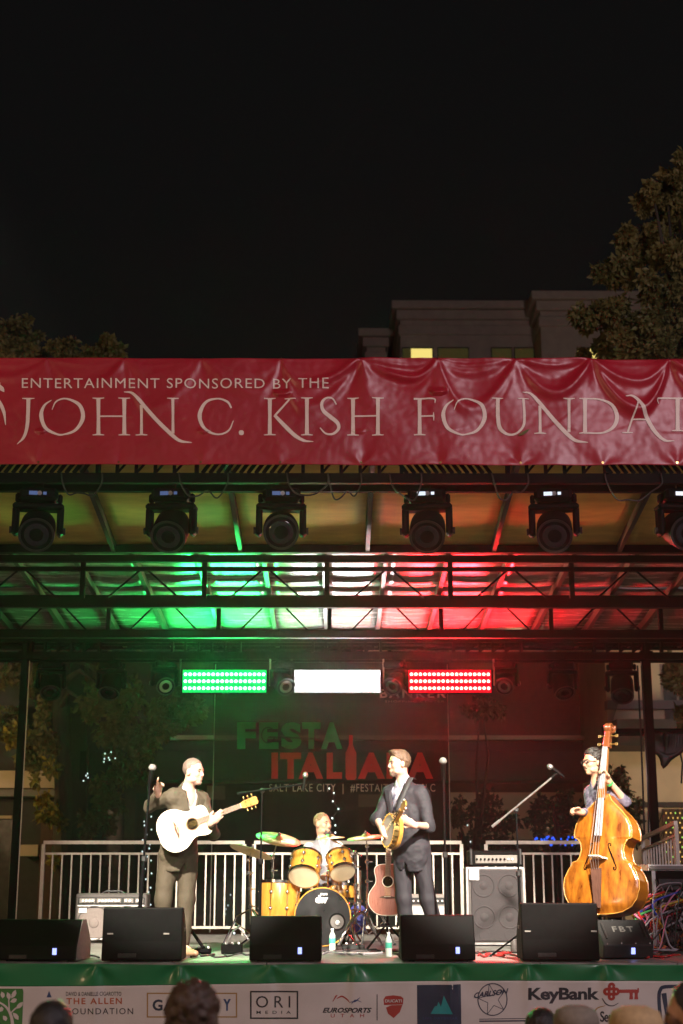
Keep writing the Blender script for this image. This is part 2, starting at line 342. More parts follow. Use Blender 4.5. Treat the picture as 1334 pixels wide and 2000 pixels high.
def stroke2d(pts, w, n=10, closed=False):            # pen stroke: pts [(x, y)] through a smooth line, w = widths along it
    P = [Vector((a, b, 0)) for a, b in pts]; out = []; ws = []; m = len(P)
    if m == 2: smp = [(P[0].lerp(P[1], i / n), i / n) for i in range(n + 1)]
    else:
        smp = []
        for i in range(m - 1):
            p0 = P[i - 1] if i else P[0] * 2 - P[1]; p1 = P[i]; p2 = P[i + 1]; p3 = P[i + 2] if i + 2 < m else P[-1] * 2 - P[-2]
            for k in range(n + (i == m - 2)):
                t = k / n
                smp.append((0.5 * ((2 * p1) + (p2 - p0) * t + (2 * p0 - 5 * p1 + 4 * p2 - p3) * t * t + (3 * p1 - p0 - 3 * p2 + p3) * t ** 3), (i + t) / (m - 1)))
    W_ = w if isinstance(w, (list, tuple)) else [w, w]
    vs = []; fs = []
    for i, (p, t) in enumerate(smp):
        d = smp[min(i + 1, len(smp) - 1)][0] - smp[max(i - 1, 0)][0]; d = d.normalized() if d.length > 1e-9 else Vector((1, 0, 0))
        nrm = Vector((-d.y, d.x, 0)); q = t * (len(W_) - 1); a = int(min(q, len(W_) - 2)); ww = W_[a] + (W_[a + 1] - W_[a]) * (q - a)
        vs += [(p.x + nrm.x * ww / 2, p.y + nrm.y * ww / 2), (p.x - nrm.x * ww / 2, p.y - nrm.y * ww / 2)]
        if i: fs.append((2 * i - 2, 2 * i - 1, 2 * i + 1, 2 * i))
    return vs, fs
def merge2d(parts):
    V = []; Fs = []
    for v, f in parts:
        o = len(V); V += list(v); Fs += [tuple(i + o for i in t) for t in f]
    return V, Fs
# ================================================================== the setting
g = MB(); g.add([(-60, -20, 0), (60, -20, 0), (60, 64, 0), (-60, 64, 0)], [(0, 1, 2, 3)])
tag(g.build('ground', 'asphalt'), 'dark asphalt of the square in front of and around the stage', kind='structure')
SX0, SX1, SY0, SY1 = -4.15, 4.15, 12.88, 18.35
# ------------------------------------------------------------------ stage deck
st = thing('stage', 'raised black stage deck that the band plays on', 'stage', (0, SY0, 0))
nx, ny = 7, 5; dx = (SX1 - SX0) / nx; dy = (SY1 - SY0) / ny; pm = None
for i in range(nx):
    for k in range(ny):
        c = Vector((SX0 + (i + .5) * dx, SY0 + (k + .5) * dy, DECK - 0.02))
        if pm is None:
            pm = MB().bbox((0, 0, 0), (dx - 0.006, dy - 0.006, 0.04), 0.004).build('deck_panel', 'deck', st, local=True); o = pm
        else: o = pm.copy(); COL.objects.link(o); o.parent = st
        o.location = c - ORG[st.name]
f = MB()
for x in (SX0 + .03, 0, SX1 - .03): f.bar((x, SY0 + .03, DECK - .12), (x, SY1 - .03, DECK - .12), .05, .14)
f.bar((SX0, SY0 + .06, DECK - .12), (SX1, SY0 + .06, DECK - .12), .05, .145); f.bar((SX0, SY1 - .06, DECK - .12), (SX1, SY1 - .06, DECK - .12), .05, .145)
f.build('frame', 'black_steel', st)
for x in (SX0 + .1, -1.4, 1.4, SX1 - .1):
    for y in (SY0 + .12, SY1 - .12):
        m = MB(); m.bar((x, y, 0.012), (x, y, DECK - .19), .07); m.box((x, y, 0.006), (.2, .2, .012)); m.build('leg', 'black_steel', st)
# ------------------------------------------------------------------ red banner over the stage
YB = 12.15; btop = W(667, 700, YB).z; bbot = W(667, 908, YB).z; bx0 = XF(-150, YB * 1.02); bx1 = XF(1640, YB * 1.02)
ties = [W(p, 702, YB).x for p in (-60, 92, 243, 395, 549, 704, 854, 1007, 1154, 1307, 1460)]
bties = [W(p, 905, YB).x for p in (-80, 75, 232, 392, 547, 705, 860, 1017, 1177, 1322, 1480)]
slits = [(W(551, 762, YB).x, W(551, 762, YB).z, .085, .034), (W(856, 760, YB).x, W(856, 760, YB).z, .085, .055), (W(81, 838, YB).x, W(81, 838, YB).z, .06, .022), (W(398, 838, YB).x, W(398, 838, YB).z, .06, .024), (W(702, 838, YB).x, W(702, 838, YB).z, .06, .012)]
def sst(a, b, x):
    t = max(0, min(1, (x - a) / (b - a))); return t * t * (3 - 2 * t)
def bdisp(X, Z):
    d = 0.0; amp = 0.30 + 0.85 * sst(-0.7, 0.4, X); hgt = btop - Z
    j = 0
    while j < len(ties) - 2 and X > ties[j + 1]: j += 1
    a, b = ties[j], ties[j + 1]; t = (X - a) / (b - a); sk = 0.5 + 0.22 * math.sin(j * 2.7)     # lowest place of each swag off centre
    tt = 0.5 * t / sk if t < sk else 0.5 + 0.5 * (t - sk) / (1 - sk); tt = max(0, min(1, tt)); par = 4 * tt * (1 - tt)
    for q, (sag, w, A) in enumerate(((.07, .022, .012), (.19 + .06 * math.sin(j * 1.9), .042, .046), (.40 + .08 * math.cos(j * 3.1), .065, .050))):
        dz = hgt - sag * par; lim = min(1, hgt / .02)
        d += A * amp * math.exp(-(dz / w) ** 2) * lim * (0.6 + 0.4 * math.sin(j * 1.3 + q * 2.1)) * (0.25 + 0.75 * par)
    for i, tx in enumerate(ties):
        ex = X - tx; r = math.hypot(ex, hgt)
        if r < .7:
            ph = math.atan2(ex, hgt + 1e-4); d += amp * .022 * math.exp(-(r / .40) ** 1.5) * math.cos(ph * (3.2 + .8 * (i % 3)) + i) * min(1, r / .12)
    for i, tx in enumerate(bties):
        ex = X - tx; h2 = Z - bbot; r = math.hypot(ex, h2)
        if r < .55:
            ph = math.atan2(ex, h2 + 1e-4); d += (0.2 + amp) * .008 * math.exp(-(r / .26) ** 1.5) * math.cos(ph * (3 + i % 2) + 1.7 * i) * min(1, r / .10)
    d += (.006 + .014 * amp) * noise.noise((X * 2.3, Z * 1.6, 3.1)) + 0.004 * amp * noise.noise((X * 6 + Z * 4, Z * 3 - X * 2, 7.7)) + .0025 * noise.noise((X * 19, Z * 17, 1.2))
    for sx, sz, r, h in slits:
        ex = (X - sx) / r; ez = (Z - sz) / (r * .72)
        if ez <= 0.35 and ex * ex + ez * ez < 1: d += h * sst(0.35, -0.75, ez) * (1 - ex ** 4)
    return d
def bput(px, py, lift=0.0):
    p = W(px, py, YB); return Vector((p.x, YB - bdisp(p.x, p.z) - lift, p.z))
bn = thing('sponsor_banner', 'long crumpled red vinyl banner with pale lettering hung along the roof front', 'banner', ((bx0 + bx1) / 2, YB, bbot))
m = MB(); NU, NV = 620, 90; vs = []; fs = []
for k in range(NV + 1):
    for i in range(NU + 1):
        X = bx0 + (bx1 - bx0) * i / NU; u = i / NU
        Zb = bbot + .012 * noise.noise((X * 1.7, 2, 0)) ; Zt = btop + .004 * noise.noise((X * 2, 5, 0))
        Z = Zb + (Zt - Zb) * k / NV; vs.append((X, YB - bdisp(X, Z), Z))
for k in range(NV):
    for i in range(NU): a = k * (NU + 1) + i; fs.append((a, a + 1, a + NU + 2, a + NU + 1))
m.add(vs, fs); bsheet = m.build('vinyl_sheet', 'red_vinyl', bn, smooth=True)
sol = bsheet.modifiers.new('s', 'SOLIDIFY'); sol.thickness = 0.002; sol.offset = 1
co, tf = text_mesh('ENTERTAINMENT SPONSORED BY THE', 0.0, 1.12)
co, tf = split_long([(43 + c[0] * 599, 758.5 - c[1] * 19.5 + 1.2 * c[0]) for c in co], tf, 9)
sheet_print('lettering', 'banner_print', bn, co, tf, bput, .008)
G = []; LET = []
def nl(): LET.append(list(G)); G.clear()
def stem(x, y0=778, y1=850, w=7.2, top=True, bot=True, lean=0):
    G.append(stroke2d([(x, y0), (x + lean * .5, (y0 + y1) / 2), (x + lean, y1)], [w * 1.1, w * .92, w * 1.1]))
    for on, yy, xx in ((top, y0, x), (bot, y1, x + lean)):
        if on: G.append(stroke2d([(xx - 11.5, yy), (xx, yy + (.8 if yy == y0 else -.8)), (xx + 11.5, yy)], [1.6, 2.8, 2.8, 1.6]))
def letO(cx, cy=814):
    G.append(stroke2d([(cx - 21, 782), (cx - 35, 793), (cx - 41, 812), (cx - 33, 836), (cx - 12, 848), (cx + 3, 849), (cx + 26, 840), (cx + 40, 816), (cx + 33, 791), (cx + 7, 779), (cx - 12, 785), (cx - 20, 801)], [1.5, 4.5, 8, 7, 4, 3, 5.5, 8.2, 7, 3, 3, 1.4], 8))
def letN(xl, xr, base=850, sw=(0, 0)):
    x0 = xl - 34
    G.append(stroke2d([(x0, 766), (x0 + 15, 768), (x0 + 30, 782), (xl + 8, 797), ((xl + xr) / 2, 822), (xr - 6, 846), (xr + 13, 861), (xr + 37, 865)], [1.5, 4.5, 7, 7.4, 7.6, 7.8, 6, 1.4], 8))
    stem(xl, 792, base, 5.4, top=False); stem(xr, 779, base - 3, 5.4, bot=False)
def letC(x):
    G.append(stroke2d([(x + 118, 797), (x + 110, 785), (x + 91, 779), (x + 68, 786), (x + 56, 812), (x + 66, 838), (x + 90, 849), (x + 112, 842), (x + 122, 822)], [3.5, 4.5, 3, 5.5, 8.2, 6, 3.2, 3.5, 1.6], 8))
G.append(stroke2d([(56, 779), (55.5, 802), (53.5, 832), (47, 854), (33.5, 868)], [8, 7.4, 7, 5.5, 1.2], 8)); G.append(stroke2d([(44, 779), (56, 779.5), (68, 779)], [1.5, 3, 3, 1.5]))
nl(); letO(122); nl(); stem(192.5); stem(243); G.append(stroke2d([(194, 813.5), (243, 813.5)], 3)); nl(); letN(276.5, 338); nl(); letC(334); nl()
G.append(stroke2d([(471.4, 841), (471.4, 850)], [6, 10, 10, 6])); G.append(stroke2d([(467, 845.5), (476, 845.5)], [6, 9.5, 9.5, 6]))
nl(); stem(527); G.append(stroke2d([(566, 780), (537, 812)], [3.5, 4])); G.append(stroke2d([(556, 779.5), (578, 779.5)], [1.5, 2.8, 1.5]))
G.append(stroke2d([(536, 811), (556, 832), (576, 851), (594, 861), (612, 863)], [6, 7.8, 7.6, 5, 1.2])); nl(); stem(599.5); nl()
G.append(stroke2d([(657, 790), (650, 780), (638, 779), (629, 788), (631, 802), (645, 814), (659, 826), (661, 838), (650, 848), (636, 847), (625, 836)], [2.5, 3, 4, 5.5, 7, 8, 7.4, 6, 4.4, 3.5, 2.5], 7))
nl(); stem(689.5); stem(738); G.append(stroke2d([(690, 813), (738, 813)], 3)); nl(); stem(819.5)
G.append(stroke2d([(808, 779.4), (846, 779.4), (849.5, 788)], [2.8, 3, 3, 1.8])); G.append(stroke2d([(820, 813), (846, 813)], 3)); G.append(stroke2d([(846.5, 806), (847, 822)], [1.5, 3, 1.5]))
nl(); letO(906.5); nl()
G.append(stroke2d([(972, 779), (972.5, 815), (977, 837), (993, 848.5), (1010, 846), (1022, 832), (1024, 812), (1022, 779)], [7.4, 7.4, 7.4, 4.6, 4, 5, 5, 5], 8))
for xx in (971.5, 1022): G.append(stroke2d([(xx - 11, 779), (xx + 11, 779)], [1.5, 2.8, 1.5]))
nl(); letN(1054.5, 1111, 847.5); nl(); stem(1142, 779, 847, 7.4)
G.append(stroke2d([(1140, 779.5), (1170, 780), (1194, 790), (1205, 812), (1198, 834), (1176, 846), (1140, 846.5)], [3, 3.2, 5.5, 8.4, 6.5, 3.6, 3], 8))
nl(); G.append(stroke2d([(1221, 775), (1234, 774), (1247, 785), (1262, 814), (1278, 842), (1297, 860), (1317, 861)], [1.5, 4, 7, 8, 7.6, 5.5, 1.3], 8)); G.append(stroke2d([(1246, 784), (1226, 844)], [3, 4]))
G.append(stroke2d([(1215, 845), (1236, 845)], [1.5, 2.8, 1.5])); G.append(stroke2d([(1232, 819.5), (1262, 819.5)], 2.8))
nl(); G.append(stroke2d([(1286.5, 788), (1287, 778), (1330, 777.5), (1370, 777), (1372, 787)], [1.6, 3.2, 3.2, 3.2, 1.6])); stem(1324, 778, 841, 7.6, top=False)
nl(); stem(1398, 777, 841); nl(); letO(1462); nl(); stem(1530, 777, 841); nl()
G.append(stroke2d([(-22, 741), (-8, 749), (4, 760), (8.5, 766)], [2, 7, 9, 1.2])); G.append(stroke2d([(-18, 770), (-2, 785), (8, 805), (11.5, 831)], [3, 8, 6.5, 1.2])); G.append(stroke2d([(-8, 745), (2, 749)], [3, .8]))
nl()
for q in LET:
    if q: v2, f2 = merge2d(q); sheet_print('serif_letter', 'banner_print', bn, v2, f2, bput, .008)
for tx in ties:
    MB().tube([(tx, YB - bdisp(tx, btop - .012) - .006, btop - .012), (tx, YB + .06, btop + .03), (tx, YB + .19, btop + .02)], .004, 5).build('tie', 'cable_black', bn)
gm = None
for tx in bties:
    if gm is None: gm = MB().lathe([(.004, 0), (.010, 0), (.010, .004), (.004, .004)], axis_frame((0, 0, 0), (0, -1, 0)), 10, ring=True).build('grommet', 'brass', bn, local=True); o = gm
    else: o = gm.copy(); COL.objects.link(o); o.parent = bn
    o.location = Vector((tx, YB - bdisp(tx, bbot + .022) - .004, bbot + .022)) - ORG[bn.name]
lf = MB(); a = bput(1012, 851, .012); b = bput(1034, 839, .02); t = (b - a); nrm = Vector((-t.z, 0, t.x)).normalized() * .018
lf.add([a, a.lerp(b, .3) - nrm + Vector((0, -.004, 0)), a.lerp(b, .7) - nrm * .8, b, a.lerp(b, .7) + nrm * .4, a.lerp(b, .3) + nrm * .5], [(0, 1, 2, 3, 4, 5)])
tag(lf.build('leaf', 'leaf'), 'fallen leaf stuck on the red banner below its letter U', 'leaf').modifiers.new('s', 'SOLIDIFY').thickness = .0015
# ------------------------------------------------------------------ stage skirt
YS = 12.82; stop = DECK - 0.004; zg = W(667, 1920, YS).z
def sdisp(X, Z):
    d = .012 * noise.noise((X * 1.1, Z * 1.5, 9)) + .006 * noise.noise((X * 3, Z * 5 + X, 4)); h = stop - Z
    for px in (-30, 190, 352, 530, 690, 880, 1030, 1180, 1370):
        tx = W(px, 1880, YS).x; ex = X - tx; r = math.hypot(ex, h)
        if r < .8:
            ph = math.atan2(ex, h + 1e-3); d += .020 * math.exp(-(r / .34) ** 1.4) * math.cos(ph * 4 + px) * min(1, r / .10) + .016 * math.exp(-(ex / .035) ** 2) * math.exp(-h / .5)
    return d
def sput(px, py, lift=0.0):
    p = W(px, py, YS); return Vector((p.x, YS - sdisp(p.x, p.z) - lift, p.z))
sk = thing('stage_skirt', 'stage skirt with green top band and white strip of sponsor logos', 'stage skirt', (0, YS, 0.05))
def skirt(name, z0f, z1f, mt, nu, nv):
    m = MB(); vs = []; fs = []
    for k in range(nv + 1):
        for i in range(nu + 1):
            X = SX0 + (SX1 - SX0) * i / nu; Z = z0f(X) + (z1f(X) - z0f(X)) * k / nv; vs.append((X, YS - sdisp(X, Z), Z))
    for k in range(nv):
        for i in range(nu): a = k * (nu + 1) + i; fs.append((a, a + 1, a + nu + 2, a + nu + 1))
    m.add(vs, fs); o = m.build(name, mt, sk, smooth=True); o.modifiers.new('s', 'SOLIDIFY').thickness = -.002; return o
zline = lambda X: zg + .012 * math.sin(X * .9 + .6) + .016 * X / 3
def ztop(X): return stop + .0 + .006 * math.sin(X * 1.7)
skirt('green_band', zline, ztop, 'green_vinyl', 420, 22)
skirt('white_strip', lambda X: 0.05, lambda X: zline(X) - .001, 'white_vinyl', 420, 60)
def stext(s, x0, y0, x1, y1, mt, bold=0.0, sp=1.0, shear=0.0, slope=0.0):
    co, tf = text_mesh(s, bold, sp, shear)
    co, tf = split_long([(x0 + c[0] * (x1 - x0), y1 - c[1] * (y1 - y0) + slope * c[0]) for c in co], tf, 8)
    return sheet_print('lettering', mt, sk, co, tf, sput)
def sprint(name, strokes, mt, lift=.004): v, f = merge2d(strokes); return sheet_print(name, mt, sk, v, f, sput, lift)
def spoly(name, pts, mt, lift=.004):
    co, tf = split_long(pts, [tuple(range(len(pts)))], 8); return sheet_print(name, mt, sk, co, tf, sput, lift)
def rect(x0, y0, x1, y1, w): return [stroke2d(p, w) for p in ([(x0, y0), (x1, y0)], [(x0, y1), (x1, y1)], [(x0, y0 - w / 2), (x0, y1 + w / 2)], [(x1, y0 - w / 2), (x1, y1 + w / 2)])]
spoly('leaf_emblem', [(-40, 1931), (44, 1931), (46, 1936), (43, 2010), (-40, 2010)], 'p_green')
E = [stroke2d([(26, 2010), (22, 1985), (12, 1967), (-6, 1955)], [7, 5, 3]), stroke2d([(20, 1980), (30, 1970), (44, 1962)], [2, 3, 2]), stroke2d([(18, 1972), (17, 1952)], [3, 2])]
for (a, b) in (((14, 1938), (18, 1953)), ((31, 1933), (22, 1950)), ((3, 1937), (5, 1950)), ((33, 1951), (20, 1957)), ((45, 1957), (31, 1970)), ((25, 1978), (36, 1992)), ((3, 1966), (0, 1976)), ((6, 1984), (12, 1994))):
    E.append(stroke2d([a, ((a[0] + b[0]) / 2 + 1, (a[1] + b[1]) / 2), b], [.5, 8, 8, .5], 6))
sprint('leaf_branches', E, 'white_vinyl', .008)
spoly('blue_cone', [(96, 1935), (91, 1948), (101, 1948)], 'p_blue')
stext('DAVID & DANIELLE CIGAROTTO', 129, 1937, 237, 1945, 'p_black', .004); stext('THE ALLEN', 130, 1949, 238, 1961, 'p_orange', .02, 1.25); stext('FOUNDATION', 132, 1969, 260, 1981, 'p_black', .0, 1.25)
sprint('gold_box', rect(288, 1940, 462, 1986, 2.4), 'p_gold'); stext('GATEWA', 298, 1952, 428, 1974, 'p_navy', .03, 1.1); stext('Y', 436, 1951, 451, 1974, 'p_blue', .04)
sprint('logo_box', rect(490, 1936.5, 581, 1988.5, 3), 'p_black'); stext('ORI', 500, 1945, 567, 1968, 'p_black', .0, 1.5); stext('MEDIA', 501, 1974, 568, 1980, 'p_black', .01, 2.2)
stext('EUROSPORTS', 630, 1968, 726, 1978, 'p_black', .035, 1.0, .35); stext('UTAH', 646, 1980, 711, 1987, 'p_red', .0, 2.6)
sprint('swoosh', [stroke2d([(650, 1956), (656, 1946), (659, 1944)], [1, 3, 1]), stroke2d([(658, 1950), (668, 1946), (678, 1952), (684, 1959)], [1.5, 3, 2.5, .6])], 'p_red')
sprint('swoosh', [stroke2d([(684, 1957), (694, 1955), (703, 1948)], [1, 3, 1]), stroke2d([(686, 1961), (694, 1953), (706, 1957)], [.6, 2, .6])], 'p_blue')
sprint('divider_line', [stroke2d([(736.5, 1942), (736.5, 1993)], 1.6)], 'p_black')
spoly('shield', [(749, 1952), (753, 1946), (768, 1944), (783, 1946), (788, 1950), (787, 1962), (750, 1963)], 'p_red'); spoly('shield', [(754, 1968), (764, 1963.6), (786, 1963), (781, 1977), (769, 1988.5), (758, 1980)], 'p_red')
stext('DUCATI', 752, 1952, 785, 1958, 'white_vinyl', .03).location.y -= .005
spoly('navy_square', [(814.5, 1924), (900, 1922.5), (901, 2012), (815, 2012)], 'p_navy'); spoly('mountain_emblem', [(841, 1980), (850, 1964), (853, 1968), (856, 1956), (861, 1966), (866.5, 1944), (884, 1980.5)], 'p_teal', .008); stext('LIVE DAYBREAK', 826, 1986, 894, 1991, 'p_blue', .0, 1.2).location.y -= .005
C2 = [stroke2d([(962 + 28.5 * math.cos(a), 1952 + 31 * math.sin(a)) for a in np.linspace(0, 6.3, 21)], 2, 3)]
star = [(962 + (28 if k % 2 == 0 else 11) * math.sin(k * math.pi / 5 - .25), 1952 - (31 if k % 2 == 0 else 12) * math.cos(k * math.pi / 5 - .25)) for k in range(11)]
C2 += [stroke2d([star[k], star[k + 1]], 1.2) for k in range(10)]
sprint('star_emblem', C2, 'p_navy'); stext('CARLSON', 926, 1939, 993, 1950, 'p_navy', .03, 1.0, .3, -9).location.y -= .003
sprint('double_line', [stroke2d([(936, 1990.5), (1030, 1989)], 1.4), stroke2d([(936, 1994.5), (1030, 1993.5)], 2.6)], 'p_navy')
stext('KeyBank', 1031, 1929, 1171, 1960, 'p_black', .035, .95)
kx, ky = 1194, 1936.5
K = []
for (ax, ay) in ((-9, 0), (9, 0), (0, -10), (0, 10)): K.append(stroke2d([(kx + ax + 4.6 * math.cos(a), ky + ay + 5 * math.sin(a)) for a in np.linspace(0, 6.3, 13)], 5.6, 3))
K += [stroke2d([(1208, ky - .5), (1248, ky - .5)], 6.6), stroke2d([(1233, 1937), (1233, 1952)], [7, 6, 8]), stroke2d([(1243, 1937), (1243, 1952)], [7, 6, 8]), stroke2d([(1247, 1930), (1247, 1938)], 3)]
sprint('key_emblem', K, 'p_red')
sprint('arc', [stroke2d([(1176 + .0, 1950), (1184, 1961), (1196, 1964.5), (1208, 1959)], [1.6, 2.2, 1.8, .8])], 'p_black'); sprint('arc', [stroke2d([(1182, 1964), (1166, 1970), (1160, 1985), (1166, 2004)], [1, 2.6, 3, 3])], 'p_gold')
stext('Sertoma', 1172, 1975, 1232, 1996, 'p_black', .02, .9)
sprint('app_emblem', [stroke2d([(1345, 1927), (1300, 1927.5), (1290, 1934), (1287.5, 1950), (1290, 1985), (1297, 1998), (1345, 1998)], 7, 6), stroke2d([(1297, 1940), (1304, 1992)], [10, 6])], 'p_navy')
# ------------------------------------------------------------------ roof
ZR = CAMZ + 3.30; YJ = 14.95; YR = 19.1; YF = 12.28; ZF = CAMZ + 3.72
rf = thing('stage_roof', 'low stage roof of pale panels on dark steel rafters over the band', 'stage roof', (0, YR, 0))
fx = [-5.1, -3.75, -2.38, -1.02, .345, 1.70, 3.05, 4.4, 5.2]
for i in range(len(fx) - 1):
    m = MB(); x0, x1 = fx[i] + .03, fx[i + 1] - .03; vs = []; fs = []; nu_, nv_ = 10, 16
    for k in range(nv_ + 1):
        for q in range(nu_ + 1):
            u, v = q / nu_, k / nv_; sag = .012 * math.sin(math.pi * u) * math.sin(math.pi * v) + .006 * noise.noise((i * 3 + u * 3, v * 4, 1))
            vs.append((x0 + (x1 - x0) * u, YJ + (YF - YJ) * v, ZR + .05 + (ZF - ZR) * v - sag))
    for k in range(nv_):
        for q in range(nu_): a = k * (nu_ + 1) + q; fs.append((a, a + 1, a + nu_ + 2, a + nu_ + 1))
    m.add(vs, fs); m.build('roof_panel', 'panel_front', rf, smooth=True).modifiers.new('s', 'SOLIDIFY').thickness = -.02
for x in fx: MB().bar((x, YJ - .02, ZR + .02), (x, YF, ZF + .02), .045, .09).build('rafter', 'rafter_steel', rf)
bxs = [-5.0, -4.2, -3.5, -2.84, -2.20, -1.50, -.78, -.12, .55, 1.22, 1.89, 2.58, 3.26, 3.95, 4.65, 5.2]
for i in range(len(bxs) - 1):
    for (ya, yb) in ((YJ + .06, 16.45), (16.55, YR)):
        m = MB(); x0, x1 = bxs[i] + .025, bxs[i + 1] - .025; vs = []; fs = []; nu_, nv_ = 6, 14
        for k in range(nv_ + 1):
            for q in range(nu_ + 1):
                u, v = q / nu_, k / nv_; y = ya + (yb - ya) * v; sag = .010 * math.sin(math.pi * u) + .010 * noise.noise((i * 2.3 + u * 1.5, y * 2.2, 5))
                vs.append((x0 + (x1 - x0) * u, y, ZR + .04 - (y - YJ) * .09 - sag))
        for k in range(nv_):
            for q in range(nu_): a = k * (nu_ + 1) + q; fs.append((a, a + 1, a + nu_ + 2, a + nu_ + 1))
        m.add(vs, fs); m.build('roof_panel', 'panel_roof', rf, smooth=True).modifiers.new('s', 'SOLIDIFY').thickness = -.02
for x in bxs: MB().bar((x, YJ + .06, ZR - .01), (x, YR, ZR - .01 - (YR - YJ) * .09), .05, .09).build('rafter', 'rafter_steel', rf)
MB().bar((-5.2, YJ, ZR + .02), (5.2, YJ, ZR + .02), .09, .10).build('ridge_beam', 'black_steel', rf)
MB().bar((-5.2, YR + .04, ZR - .39), (5.2, YR + .04, ZR - .39), .08, .12).build('rear_beam', 'black_steel', rf)
for px, w in ((38, .085), (1272, .105)):
    p = W(px, 1500, 18.5); m = MB(); m.bar((p.x, 18.5, .012), (p.x, 18.5, ZR - .36), w); m.box((p.x, 18.5, .006), (.3, .3, .012)); m.box((p.x, 18.5, ZR - .62), (w + .06, w + .06, .1)); m.build('post', 'black_steel', rf)
    MB().bar((p.x + (.065 if px < 600 else -.07), 18.47, .5), (p.x + (.065 if px < 600 else -.07), 18.47, ZR - .7), .012).build('post_trim', 'galvanised', rf)
# ------------------------------------------------------------------ trusses
def web_truss(label, Y, zb, ztop, verts, mid=None):
    t = thing('roof_truss', label, 'truss', (0, Y, zb), 'black trusses across the stage roof')
    m = MB(); m.bar((-5.1, Y, zb), (5.1, Y, zb), .09, .095); m.build('bottom_chord', 'black_steel', t)
    m = MB(); m.bar((-5.1, Y, ztop), (5.1, Y, ztop), .07, .075); m.build('top_chord', 'black_steel', t)
    if mid: MB().bar((-5.1, Y, mid), (5.1, Y, mid), .05, .045).build('middle_chord', 'black_steel', t)
    zt = mid or ztop
    for x in verts: MB().bar((x, Y, zb + .05), (x, Y, ztop - .04), .05, .05).build('upright', 'black_steel', t)
    for a, b in zip(verts[:-1], verts[1:]):
        c = (a + b) / 2
        for sg in (-1, 1): MB().tube([(c + sg * .05, Y, zt - .02), (c + sg * .40, Y, zb + .04)], .011, 6).build('diagonal_rod', 'black_steel', t)
    return t
vx = [-5.1 + .002, -3.98, -2.68, -1.39, -.09, 1.22, 2.51, 3.8, 5.09]
web_truss('black truss across the roof, the nearer of the two with crossed rods', YJ - .12, CAMZ + 2.70, CAMZ + 3.18, vx, CAMZ + 3.07)
web_truss('black truss across the roof, the farther of the two with crossed rods', 16.5, CAMZ + 2.64, CAMZ + 3.06, [v + .02 for v in vx])
ZR2 = CAMZ + 3.36
def box_truss(name, label, Y, zb, ztp, depth, slats=True):
    t = thing(name, label, 'truss', (0, Y, zb))
    for y in (Y - depth / 2, Y + depth / 2):
        MB().bar((-5.0, y, zb), (5.0, y, zb), .06, .09).build('bottom_chord', 'black_steel', t)
        MB().bar((-5.0, y, ztp), (5.0, y, ztp), .05, .05).build('top_chord', 'black_steel', t)
    mod = 1.83; x = -4.9
    y = Y - depth / 2
    while x < 4.9:
        x1 = min(x + .90, 4.95); k = 0; xx = x + .05                        # slotted bay
        while slats and xx < x1 - .06:
            MB().bar((xx, y, zb + .05), (xx + (.13 if x < .2 else -.13), y, ztp - .03), .012, .034, up=(1, 0, 0)).build('slat', 'black_steel', t); xx += .068
        MB().bar((x, y, zb + .04), (x, y, ztp - .02), .12, .03, up=(1, 0, 0)).build('upright', 'black_steel', t)
        x2 = x + mod; xx = x1 + .1                                          # open bay with webbing
        MB().bar((x1 + .05, y, zb + .04), (x1 + .05, y, ztp - .02), .12, .03, up=(1, 0, 0)).build('upright', 'black_steel', t)
        for q in range(4):
            xa = x1 + .22 + q * .17
            if xa > 4.9: break
            MB().bar((xa, y, zb + .04), (xa, y, ztp - .02), .03, .03).build('upright', 'black_steel', t)
            MB().tube([(xa, y, zb + .05), (xa + .15, y, ztp - .03)], .012, 5).build('diagonal_rod', 'black_steel', t)
        x = x2
    return t
FT = 12.40
box_truss('front_truss', 'black box truss behind the red banner carrying the front row of moving heads', FT, CAMZ + 3.36, CAMZ + 3.62, .3)
box_truss('rear_truss', 'black box truss at the back of the roof carrying the three colour light panels', 18.55, CAMZ + 2.66, CAMZ + 2.86, .3, False)

rc = random.Random(3)
for i, (pa, pb_, lab) in enumerate(((350, 445, 'second moving head from the left'), (560, 640, 'third moving head from the left'), (640, 705, 'coiled bunch in mid truss'), (760, 822, 'third moving head from the right'), (960, 1030, 'second moving head from the right'), (120, 200, 'moving head at the left end'), (1180, 1290, 'moving head at the right edge'))):
    a = W(pa, 940, FT - .17); b = W(pb_, 940, FT - .17); pts = [Vector((a.x, FT - .2, CAMZ + 3.40)), Vector((a.x + .02, FT - .21, CAMZ + 3.30))]
    for k in range(1, 5): pts.append(Vector((a.x + (b.x - a.x) * k / 5, FT - .205 + rc.uniform(-.01, .01), CAMZ + 3.24 - rc.uniform(0, .09))))
    pts += [Vector((b.x, FT - .21, CAMZ + 3.30)), Vector((b.x, FT - .2, CAMZ + 3.40))]
    tag(MB().tube(smooth_pts(pts, 5), .007, 6).build('truss_cable', 'cable_black', smooth=True), 'black cable looped under the front truss by the ' + lab, 'cable', 'cables along the front truss')
